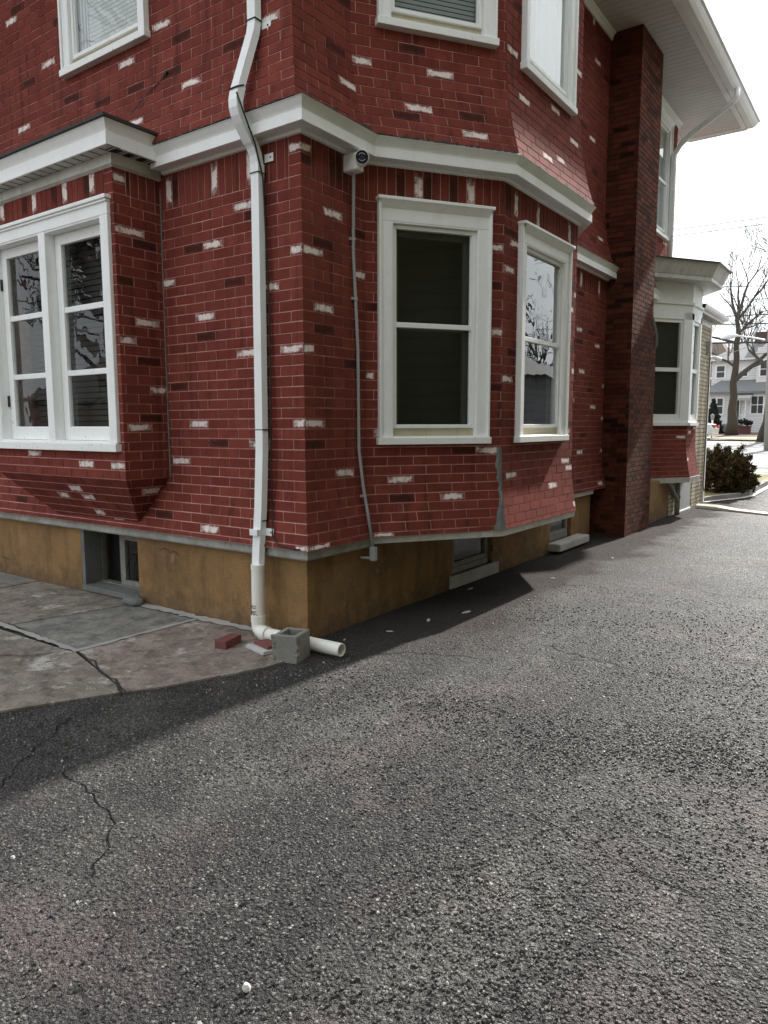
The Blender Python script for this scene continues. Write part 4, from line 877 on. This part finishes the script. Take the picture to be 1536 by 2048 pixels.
# white trim scrap on the driveway
ws = MB()
pth = [(.38, 10.78, 0), (.76, 10.63, .0), (1.08, 10.50, 0), (1.64, 10.30, 0), (2.3, 10.05, 0), (3.1, 9.8, 0)]
prv = None
hh = [.075, .085, .045, .03, .028, .03]; wd = [.17, .18, .16, .17, .16, .16]
for (x, y, _), h_, w_ in zip(pth, hh, wd):
    z = gz(y) + .004; row = [(x - .03, y - w_ * .5, z), (x - .028, y - w_ * .5, z + h_ * .6), (x, y - w_ * .1, z + h_), (x + .02, y + w_ * .5, z + h_ * .8), (x + .02, y + w_ * .5, z)]
    if prv:
        for k in range(4): ws.face([prv[k], prv[k + 1], row[k + 1], row[k]])
    else: ws.face(row)
    prv = row
o = ws.build('trim_scrap', m_trim('scrap_white', (.66, .63, .55), .6)); md = o.modifiers.new('t', 'SOLIDIFY'); md.thickness = .006
tag(o, 'long bent strip of white trim lying across the driveway', 'trim strip')
#@@FAR
# ================================================================== planting bed at the end of the house
mb = MB(); bed = [(-6, 11.8), (.24, 11.80), (.80, 12.78), (.90, 13.0), (1.02, 15.0), (1.25, 16.9), (-6, 16.9)]
mb.idx([mb.vert((x, y, gz(y) + .055)) for x, y in bed]); tag(mb.build('lawn', GRASS), 'dry yellowish grass bed at the end of the house', kind='structure')
def kerb(a, c, h, w_=.13, label=''):
    a, c = V(a), V(c); d = (c - a); n = V((-d.y, d.x)).normalized() * w_; mb = MB(); rg = random.Random(int(a.x * 100))
    m = 6; rings = []
    for k in range(m + 1):
        p = a.lerp(c, k / m); z = gz(p.y); j = lambda: rg.uniform(-.008, .008)
        rings.append([(p.x + j(), p.y + j(), z - .05), (p.x + j(), p.y + j(), z + h + j()), (p.x + n.x, p.y + n.y, z + h + j()), (p.x + n.x, p.y + n.y, z - .05)])
    mb.rings(rings); o = bevel(mb.build('kerb_stone', KERB), .01); tag(o, label, 'kerb stone', 'kerb stones edging the planting bed'); return o
kerb((.27, 11.80), (.80, 12.75), .10, label='long dark kerb stone in front of the bush'); kerb((.815, 12.79), (.90, 13.05), .085, label='short kerb stone at the bend of the planting bed')
kerb((.905, 13.08), (1.0, 14.6), .12, label='grey kerb stone running back from the bend beside the bush'); kerb((1.005, 14.63), (1.12, 16.2), .12, label='farthest kerb stone along the driveway edge')
mb = MB()
for a, c in (((.32, 11.68), (.90, 12.66)), ((.90, 12.66), (1.01, 13.05)), ((1.01, 13.05), (1.22, 16.2))):
    a, c = V(a), V(c); n = V((-(c - a).y, (c - a).x)).normalized() * .11; q = [a, c, c + n, a + n]; mb.idx([mb.vert((p.x, p.y, gz(p.y) + .018)) for p in q])
tag(mb.build('kerb_footing', SIDEWALK), 'pale concrete strip at the foot of the kerb stones', kind='structure')
def leafy(name, c, rad, n, mat, size, seed, droop=0.0, cone=False, parent=None, tone=lambda q, rg: rg.random()):
    mb = MB(); rg = random.Random(seed); tips = [V((rg.gauss(0, 1), rg.gauss(0, 1), rg.gauss(.25, .8))).normalized() * rg.choice((.62, .78, .88, .95, 1.06)) for _ in range(130)]
    for k in range(n):
        if cone:
            h = rg.random() ** 1.3; r = (1 - h) * rg.uniform(.75, 1.05) * (1 + .15 * math.sin(h * 40)); a = rg.uniform(0, 6.283); q = V((r * math.cos(a), r * math.sin(a), h))
        else:
            l = rg.choice(tips); h = rg.random() ** .45; q = l * (.30 + .72 * h) + V((rg.gauss(0, 1), rg.gauss(0, 1), rg.gauss(0, 1))) * .11 * (1.3 - h)
            if q.z < -.62: q.z = -.62
        p = V((q.x * rad[0], q.y * rad[1], q.z * rad[2])); out = V((q.x, q.y, q.z * .6 + .35)).normalized()
        d = (out + V((rg.uniform(-.6, .6), rg.uniform(-.6, .6), rg.uniform(-.5, .5)))).normalized(); s = d.cross(V((rg.random(), rg.random(), rg.random()))).normalized(); L_ = size * rg.uniform(.6, 1.5); w_ = L_ * .32
        c4 = (tone(q, rg), 0, 0, 1)
        mb.face([p - s * w_ * .4, p + d * L_ * .45 - s * w_, p + d * L_, p + d * L_ * .45 + s * w_], 0, [(0, 0)] * 4, c4)
    o = mb.build(name, mat, parent, attr=True)
    if parent is None: o.location = c
    return o
bu = tag(empty('bush', (.42, 13.25, .09)), 'round dark evergreen bush with bronze tips behind the kerb stones', 'bush')
btone = lambda q, rg: max(0, min(1, rg.gauss(.42, .3)))
for (x, y, z, r, rz, n, sd_) in ((-.04, 0, .42, .62, .62, 19000, 4), (.24, -.06, .26, .40, .38, 7000, 5), (-.30, -.06, .38, .38, .42, 6000, 6)):
    leafy('foliage', (0, 0, 0), (r, r, rz), n, BUSHM, .046, sd_, parent=bu, tone=btone).location = (x, y, z)
mb = MB(); rg = random.Random(2)
for k in range(9): a = rg.uniform(0, 6.28); mb.tube([(0, 0, -.1), (.15 * math.cos(a), .15 * math.sin(a), .2), (.4 * math.cos(a), .4 * math.sin(a), .6)], [.03, .02, .006], 5)
mb.build('stem', BARK, bu)
# ================================================================== street
mb = MB()
def strip(name, y0, y1, mat, dz, label, x0=-60, x1=60):
    mb = MB(); n = 12
    ids = [(mb.vert((x0, lp(y0, y1, k / n), gz(lp(y0, y1, k / n)) + dz)), mb.vert((x1, lp(y0, y1, k / n), gz(lp(y0, y1, k / n)) + dz))) for k in range(n + 1)]
    for (a, c), (d, e) in zip(ids, ids[1:]): mb.idx((a, c, e, d))
    return tag(mb.build(name, mat), label, kind='structure')
strip('street', 17.0, 38.5, STREETM, .004, 'pale worn street running past the end of the driveway')
strip('kerb', 38.5, 38.7, SIDEWALK, .12, 'far kerb'); strip('sidewalk', 41.3, 43.0, SIDEWALK, .03, 'pale sidewalk across the street')
strip('verge', 38.7, 41.3, GRASS, .06, 'dry grass strip across the street')
strip('bank', 43.0, 54, DIRT, .05, 'leaf strewn front yards across the street')
rg = random.Random(6); mb = MB()
for k in range(18):
    y = rg.uniform(18, 37); mb.idx([mb.vert(p) for p in ((-40, y, gz(y) + .010), (40, y + rg.uniform(-.4, .4), gz(y) + .014), (40, y + .07, gz(y + .07) + .014), (-40, y + .07, gz(y) + .010))])
tag(mb.build('street_seams', m_plain('tar_seam', (.12, .12, .12), .8)), kind='structure')
# ------------------------------------------------------------------ bare trees
def branchy(mb, p, d, L, r, depth, rg, spread=.5, up=.25, n=4, minr=.012):
    segs = max(2, 4 if depth > 2 else 3); pts = [p]; rs = [r]; q = p; dd = d.copy()
    for k in range(segs):
        dd = (dd + V((rg.gauss(0, .12), rg.gauss(0, .12), rg.gauss(0, .10) + up * .12))).normalized(); q = q + dd * L / segs; pts.append(q); rs.append(max(minr, r * (1 - .42 * (k + 1) / segs)))
    mb.tube(pts, rs, max(3, n), cap=False)
    if depth <= 0: return
    m = rg.choice((2, 3, 3)) if depth > 1 else rg.choice((3, 4))
    for k in range(m):
        j = rg.randint(1, segs) if k else segs
        a = rg.uniform(0, 6.283); t = dd.orthogonal().normalized(); u = dd.cross(t); nd = (dd + (t * math.cos(a) + u * math.sin(a)) * rg.uniform(.45, 1.0) * spread * 1.5 + V((0, 0, up * .5))).normalized()
        branchy(mb, pts[j], nd, L * rg.uniform(.58, .80), rs[j] * rg.uniform(.55, .75), depth - 1, rg, spread, up, n - 1, minr)
def bare_tree(name, loc, h, r, limbs, label, seed, depth=4, group=None, spread=.5, L0=3.0, minr=.012, lean=(0, 0)):
    rg = random.Random(seed); root = tag(empty(name, loc), label, 'tree', group)
    mb = MB(); n = 9; pts = [V((lean[0] * k / n + rg.gauss(0, .04), lean[1] * k / n + rg.gauss(0, .04), h * k / n)) for k in range(n + 1)]
    pts[0] = V((0, 0, -.15)); rs = [r * (1.55 if k == 0 else 1.12 if k == 1 else 1 - .55 * k / n) for k in range(n + 1)]
    mb.tube(pts, rs, 12); mb.build('trunk', BARK, root, smooth=True)
    cr_ = MB()
    for (f, dx, dy, dz, L, rr) in limbs:
        p = pts[0].lerp(pts[-1], f); branchy(cr_, p, V((dx, dy, dz)).normalized(), L, rr, depth, rg, spread, .3, 6, minr)
    cr_.build('crown', TWIG, root)
    return root
bare_tree('bare_tree', (-5.15, 45.36, .95), 7.0, .27, [(1, -.35, 0, 1, 1.9, .10), (1, .25, .1, 1, 2.1, .11), (1, 0, -.3, 1, 1.8, .09), (.98, .7, 0, .75, 2.0, .09), (.48, .95, 0, .55, 2.3, .17), (.80, -.9, .1, .55, 2.0, .09), (.86, .8, .2, .5, 2.0, .09), (.6, -.8, 0, .6, 1.9, .09)], 'big bare street tree with thick trunk in front of the white house', 11, 4, minr=.010)
bare_tree('bare_tree', (-2.35, 37.9, .60), 5.0, .24, [(1, .5, 0, 1, 2.6, .16), (1, -.2, 0, 1, 2.4, .14), (.8, .9, 0, .7, 2.2, .1), (.7, -.8, .2, .6, 2, .1)], 'leaning bare tree near the right end of the far verge', 12, 4, minr=.016, lean=(.55, 0))
for k, (x, y, h, s, lb) in enumerate([(-15, 72, 8, 21, 'hazy bare tree behind the brown roof'), (-10, 74, 9, 22, 'tall bare tree behind the gap between the roofs'), (-5.5, 73, 8.5, 23, 'bare tree behind the white house chimney'), (-1, 70, 8, 24, 'bare tree behind the utility pole'), (-8, 66, 6, 25, 'low bare tree between brown roof and white house')]):
    bare_tree('bare_tree', (x, y, gz(y)), h * .55, .22, [(1, .3, 0, 1, 3.2, .15), (1, -.4, .2, 1, 3.2, .15), (.8, .8, .2, .8, 2.8, .11), (.75, -.8, -.1, .8, 2.8, .11), (.6, .5, .7, .7, 2.4, .1)], lb, s, 4, 'bare trees behind the far houses', minr=.014)
# ------------------------------------------------------------------ white house across the street
wh = tag(empty('white_house', (-8.1, 53.5, gz(53.5))), 'white two storey house with grey roofs and awning across the street', 'house')
mb = MB(); mb.abox(0, 9, 0, 7, -.3, 5.2); mb.build('wall', CLAPW, wh)
mb = MB(); mb.rings([[(-.4, -1.7, 2.72), (9.4, -1.7, 2.72), (9.4, 0.05, 3.62), (-.4 + 1.1, .05, 3.62)], [(-.4, -1.7, 2.86), (9.4, -1.7, 2.86), (9.4, 0.05, 3.76), (-.4 + 1.1, .05, 3.76)]]); mb.build('porch_roof', ROOFG, wh)
mb = MB(); mb.abox(0, 9, -1.35, -.02, -.3, 2.72); mb.build('wall', CLAPW, wh)
mb = MB(); mb.rings([[(-.4, -.4, 5.1), (9.4, -.4, 5.1), (9.4, 7.4, 5.1), (-.4, 7.4, 5.1)], [(1.6, 3.2, 6.7), (7.4, 3.2, 6.7), (7.4, 3.8, 6.7), (1.6, 3.8, 6.7)]]); rf = mb.build('roof', ROOFG, wh)
mb = MB(); mb.abox(2.3, 3.1, 2.6, 3.4, 5.9, 7.3); mb.build('chimney', m_plain('far_brick', (.07, .045, .04), .9), rf)
mb = MB(); mb.abox(3.0, 4.9, -.45, .5, 3.5, 5.9); mb.rings([[(2.85, -.6, 5.5), (5.05, -.6, 5.5), (3.95, -.6, 6.5)], [(2.85, 3, 5.5), (5.05, 3, 5.5), (3.95, 3, 6.5)]]); mb.build('gable', CLAPW, wh)
def fwin(x0, x1, z0, z1, y, parent, n=1):
    mb = MB(); mb.abox(x0 - .09, x1 + .09, y - .05, y + .02, z0 - .09, z1 + .09); f = mb.build('window', HWHITE, parent)
    for k in range(n):
        a, c = lp(x0, x1, k / n) + (.06 if k else 0), lp(x0, x1, (k + 1) / n)
        m2 = MB(); m2.abox(a, c, y - .07, y - .04, z0, (z0 + z1) / 2 - .03); m2.abox(a, c, y - .07, y - .04, (z0 + z1) / 2 + .03, z1); m2.build('pane', m_fpane, f)
m_fpane = m_plain('far_window_pane', (.035, .038, .042), .15)
fwin(2.95, 3.65, 1.35, 2.50, -1.36, wh, 2); fwin(.75, 1.1, 1.35, 2.4, -1.36, wh); fwin(2.10, 2.35, 4.0, 4.5, -.01, wh); fwin(3.25, 3.62, 3.95, 4.85, -.46, wh); fwin(.35, .85, 3.95, 4.75, -.01, wh); fwin(5.6, 6.4, 1.35, 2.5, -1.36, wh); fwin(6, 6.7, 3.9, 4.9, -.01, wh)
mb = MB(); mb.abox(1.95, 2.25, -1.42, -1.36, .7, 2.35); mb.build('door', m_plain('far_door', (.06, .05, .045), .6), wh)
mb = MB(); mb.rings([[(1.75, -2.2, 2.22), (3.0, -2.2, 2.22), (3.0, -2.2, 2.40), (1.75, -2.2, 2.40)], [(1.75, -1.36, 2.62), (3.0, -1.36, 2.62), (3.0, -1.36, 2.7), (1.75, -1.36, 2.7)]]); mb.build('awning', m_plain('awning_grey', (.34, .33, .32), .7), wh)
mb = MB()
for k in range(4): mb.abox(.9, 2.3, -2.6 + k * .3, -1.4, -.2 + k * .2, .0 + k * .2)
mb.build('steps', m_conc('far_steps', (.12, .11, .10), (.2, .19, .18)), wh)
mb = MB(); mb.abox(2.32, 2.36, -2.2, -2.16, .3, 2.25); mb.abox(2.68, 2.72, -2.2, -2.16, .3, 2.25)
for k in range(6): mb.abox(2.34 + k * .06, 2.355 + k * .06, -2.18, -2.165, .7, 1.3)
mb.build('railing', HWHITE, wh)
bh_ = tag(empty('brown_house', (-13.2, 63, gz(63))), 'tan house with big brown roof left of the white house', 'house')
mb = MB(); mb.abox(0, 5.2, 0, 8, -.3, 4.5); mb.build('wall', TANSID, bh_)
mb = MB(); mb.rings([[(-.5, -.5, 4.3), (5.7, -.5, 4.3), (5.7, 8.5, 4.3), (-.5, 8.5, 4.3)], [(2.2, 3.2, 7.6), (3.2, 3.2, 7.6), (3.2, 5.0, 7.6), (2.2, 5.0, 7.6)]]); mb.build('roof', ROOFB, bh_)
mb = MB(); mb.abox(-.55, 5.75, -.58, -.5, 4.2, 4.36); mb.build('gutter', HWHITE, bh_)
fwin(1.2, 2.0, 1.2, 2.6, -.01, bh_); fwin(3.4, 4.2, 1.2, 2.6, -.01, bh_)
o = leafy('conifer', (-7.0, 49.1, .86), (.62, .62, 2.3), 3800, LEAFD, .16, 9, cone=True); tag(o, 'dark cone shaped evergreen beside the porch of the white house', 'shrub')
pl = MB(); pl.abox(-5.4, -4.55, 48.2, 48.9, .7, 1.6)
o = empty('planter_box', (-4.97, 48.4, .8)); tag(o, 'dark red planter box in front of the white house', 'planter')
mb = MB(); mb.abox(-.40, .40, -.3, .3, 0, .62); mb.build('box', WOODR, o); mb = MB(); mb.abox(-.44, .44, -.34, .34, .62, .68); mb.abox(-.44, -.36, -.34, -.26, -.05, .62); mb.abox(.36, .44, -.34, -.26, -.05, .62); mb.build('rim', WOODR, o)
leafy('plant', (0, 0, 0), (.42, .3, .26), 260, LEAFD, .16, 3, parent=o).location = (0, 0, .82)
lp_ = tag(empty('lamp_post', (-5.46, 41.2, .48)), 'short white lamp post in front of the dark conifer', 'lamp post')
mb = MB(); mb.tube([(0, 0, 0), (0, 0, 1.35)], .05, 8); mb.build('post', HWHITE, lp_); mb = MB(); mb.tube([(0, 0, 1.35), (0, 0, 1.40), (0, 0, 1.62), (0, 0, 1.72)], [.07, .09, .13, .02], 6); mb.build('lantern', m_plain('lantern', (.22, .2, .17), .4), lp_)
# cars
def car(loc, rot, paint, label):
    c = tag(empty('parked_car', loc), label, 'car', 'cars parked across the street'); c.rotation_euler.z = rot
    prof = [(-2.2, .30), (-2.25, .62), (-2.05, .86), (-1.35, .98), (-.75, 1.38), (.45, 1.42), (1.15, .98), (2.05, .84), (2.25, .60), (2.2, .28)]
    sec = []
    for yw, f in ((-.86, .95), (-.78, 1.0), (.78, 1.0), (.86, .95)): sec.append([(x * (1 if f == 1 else .985), yw * (.82 if z > 1.05 else 1), .28 + (z - .28) * f) for x, z in prof])
    mb = MB(); mb.rings(sec, True, True); o = bevel(mb.build('body', paint, c), .03, 2)
    g = MB()
    for s in (-1, 1): g.face([(-1.18, s * .80, 1.02), (-.72, s * .72, 1.33), (.40, s * .72, 1.36), (1.0, s * .80, 1.02)])
    g.face([(-1.36, -.66, 1.01), (-1.36, .66, 1.01), (-.80, .6, 1.37), (-.80, -.6, 1.37)]); g.face([(1.17, -.66, 1.0), (1.17, .66, 1.0), (.52, .6, 1.41), (.52, -.6, 1.41)])
    g.build('car_window', m_fpane, c)
    for s in (-1, 1):
        for x in (-1.35, 1.4):
            t = MB(); t.tube([(x, s * .88, .31), (x, s * .70, .31)], .31, 16); wl = t.build('wheel', RUBBER, c); r_ = MB(); r_.tube([(x, s * .89, .31), (x, s * .85, .31)], .19, 12); r_.build('rim', CHROME, wl)
        t = MB(); t.abox(-2.27, -2.08, s * .52 - .2, s * .52 + .2, .66, .82); t.build('tail_light', REDL, c)
    return c
car((-7.25, 40.1, gz(40.1)), R(180), CARP, 'silver sedan parked across the street with only its tail in view')
car((.35, 36.0, gz(36)), 0, CARB, 'dark car at the right edge of the far street')
# ------------------------------------------------------------------ utility pole, lamp and wires
up = tag(empty('utility_pole', (-1.00, 29.8, gz(29.8))), 'pale weathered utility pole at the right beyond the driveway', 'utility pole')
mb = MB(); mb.tube([(0, 0, -.1), (-.08, 0, 3), (-.16, 0, 5.75)], [.17, .155, .14], 12); mb.build('pole', POLEW, up, smooth=True)
mb = MB(); mb.tube([(.0, -.05, 4.55), (.5, -.1, 4.6)], .06, 8); mb.tube([(-.14, -.16, 4.0), (-.14, -.16, 4.2)], .03, 8); mb.build('bracket', METER, up)
sl = tag(empty('street_lamp', (-1.36, 29.75, 5.0)), 'curved arm street lamp reaching from the utility pole', 'street lamp')
mb = MB(); mb.tube([(0, 0, 0), (-.5, 0, .14), (-1.1, 0, .25)], [.035, .03, .03], 8); mb.build('arm', m_plain('lamp_aluminium', (.6, .6, .6), .4), sl)
mb = MB(); mb.tube([(-1.0, 0, .25), (-1.15, 0, .25), (-1.4, 0, .22), (-1.68, 0, .17)], [.03, .09, .10, .02], 10); mb.build('lamp_head', m_plain('lamp_head_grey', (.62, .63, .65), .4), sl)
def wire(a, c, r, label, sag=.12):
    mb = MB(); a, c = V(a), V(c); pts = [a.lerp(c, k / 16) - V((0, 0, sag * 4 * (k / 16) * (1 - k / 16))) for k in range(17)]; mb.tube(pts, r, 5); return tag(mb.build('power_line', BLACK), label, 'power line')
for (z0, z1, r, lb) in [(4.56, 4.48, .032, 'lowest and thickest black cable crossing in front of the bare tree'), (5.22, 5.14, .022, 'second lowest black cable crossing the bare tree'), (5.50, 5.46, .022, 'cable passing just above the pole top'), (5.98, 6.02, .010, 'thin wire halfway between pole top and porch roof'), (6.56, 6.44, .016, 'black wire level with the edge of the oriel roof')]:
    s_ = (z1 - z0) / 2.0; wire((-22, 25.3 - 2.6, z0 - s_ * 19), (20, 25.3 + 3, z1 + s_ * 20), r, lb, .0)
for (z0, z1, r, lb) in [(8.71, 8.77, .011, 'topmost wire of the group high in the sky'), (8.64, 8.72, .013, 'middle wire of the group high in the sky'), (8.46, 8.45, .013, 'lowest wire of the group high in the sky')]:
    wire((-16, 23.3, z0 - .3), (12, 27.8, z1 + .4), r, lb, -.10)
mb = MB(); mb.tube([(-6.1, 40, 4.9), (-1.3, 29.8, 5.0), (1.5, 24, 5.6)], .012, 4); tag(mb.build('power_line', m_plain('pale_wire', (.25, .24, .23), .7)), 'pale service wire sloping past the trunk of the bare tree', 'power line')
# ================================================================== what the window panes reflect
nh = tag(empty('neighbour_house', (4.75, -12, 0)), 'yellow sided neighbouring house across the driveway seen in the window panes', 'house')  # out of view; nearness and height set to block sky light on right wall
mb = MB(); mb.abox(0, 8, -8, 22.7, 0, 7.6); mb.build('wall', YELLOW, nh)
mb = MB(); mb.rings([[(-.5, -8.5, 7.5), (8.5, -8.5, 7.5), (8.5, 23.0, 7.5), (-.5, 23.0, 7.5)], [(4, -3, 10.5), (4.1, -3, 10.5), (4.1, 15.5, 10.5), (4, 15.5, 10.5)]]); mb.build('roof', ROOFG, nh)
for y in (3.2, 13.5, 17.5):
    for z in (.9, 4.6): mb = MB(); mb.abox(-.06, .02, y - .5, y + .5, z, z + 1.6); f = mb.build('window', HWHITE, nh); m2 = MB(); m2.abox(-.08, -.05, y - .4, y + .4, z + .1, z + .75); m2.abox(-.08, -.05, y - .4, y + .4, z + .83, z + 1.5); m2.build('pane', m_fpane, f)
ga = tag(empty('garage', (5.4, 10.9, .1)), 'low grey garage beyond the neighbouring house', 'garage')
mb = MB(); mb.abox(0, 6, 0, 5.6, 0, 2.7); mb.build('wall', m_clap('grey_siding', (.20, .21, .22), .2), ga); mb = MB(); mb.rings([[(-.3, -.3, 2.65), (6.3, -.3, 2.65), (6.3, 5.9, 2.65), (-.3, 5.9, 2.65)], [(2.9, 1, 4), (3.1, 1, 4), (3.1, 5, 4), (2.9, 5, 4)]]); mb.build('roof', ROOFG, ga)
sh = tag(empty('shed', (-24, -17, 0)), 'dark brown shed added behind the viewer to darken the casement panes', 'shed')  # added out of view to give the lower casement panes a dark reflection
mb = MB(); mb.abox(0, 9, 0, 5, 0, 2.6); mb.build('wall', m_clap('brown_boards', (.06, .045, .035), .2), sh); mb = MB(); mb.rings([[(-.3, -.3, 2.5), (9.3, -.3, 2.5), (9.3, 5.3, 2.5), (-.3, 5.3, 2.5)], [(1, 2.4, 4.2), (8, 2.4, 4.2), (8, 2.6, 4.2), (1, 2.6, 4.2)]]); mb.build('roof', SHINGLE, sh)
for k, (x, y, lb) in enumerate([(19, 46, 'bare tree reflected in the bay panes beyond the garage'), (-11, -8, 'bare tree behind the viewer reflected in the casements'), (-14.5, -11.5, 'second bare tree behind the viewer reflected in the casements'), (-8.5, -6.0, 'third bare tree behind the viewer reflected in the casements'), (-12.5, -9.5, 'fourth bare tree behind the viewer reflected in the casements'), (-16, -10, 'fifth bare tree behind the viewer reflected in the casements')]):
    bare_tree('bare_tree', (x, y, gz(y)), 4.2, .26, [(1, .3, 0, 1, 3.0, .18), (1, -.4, .2, 1, 3.0, .18), (.8, .8, .2, .8, 2.6, .13), (.75, -.8, -.1, .8, 2.6, .13), (.6, .5, .7, .7, 2.2, .1), (.5, -.5, -.7, .6, 2.2, .1)], lb, 40 + k, 4, 'bare trees seen in the window reflections', minr=.02)
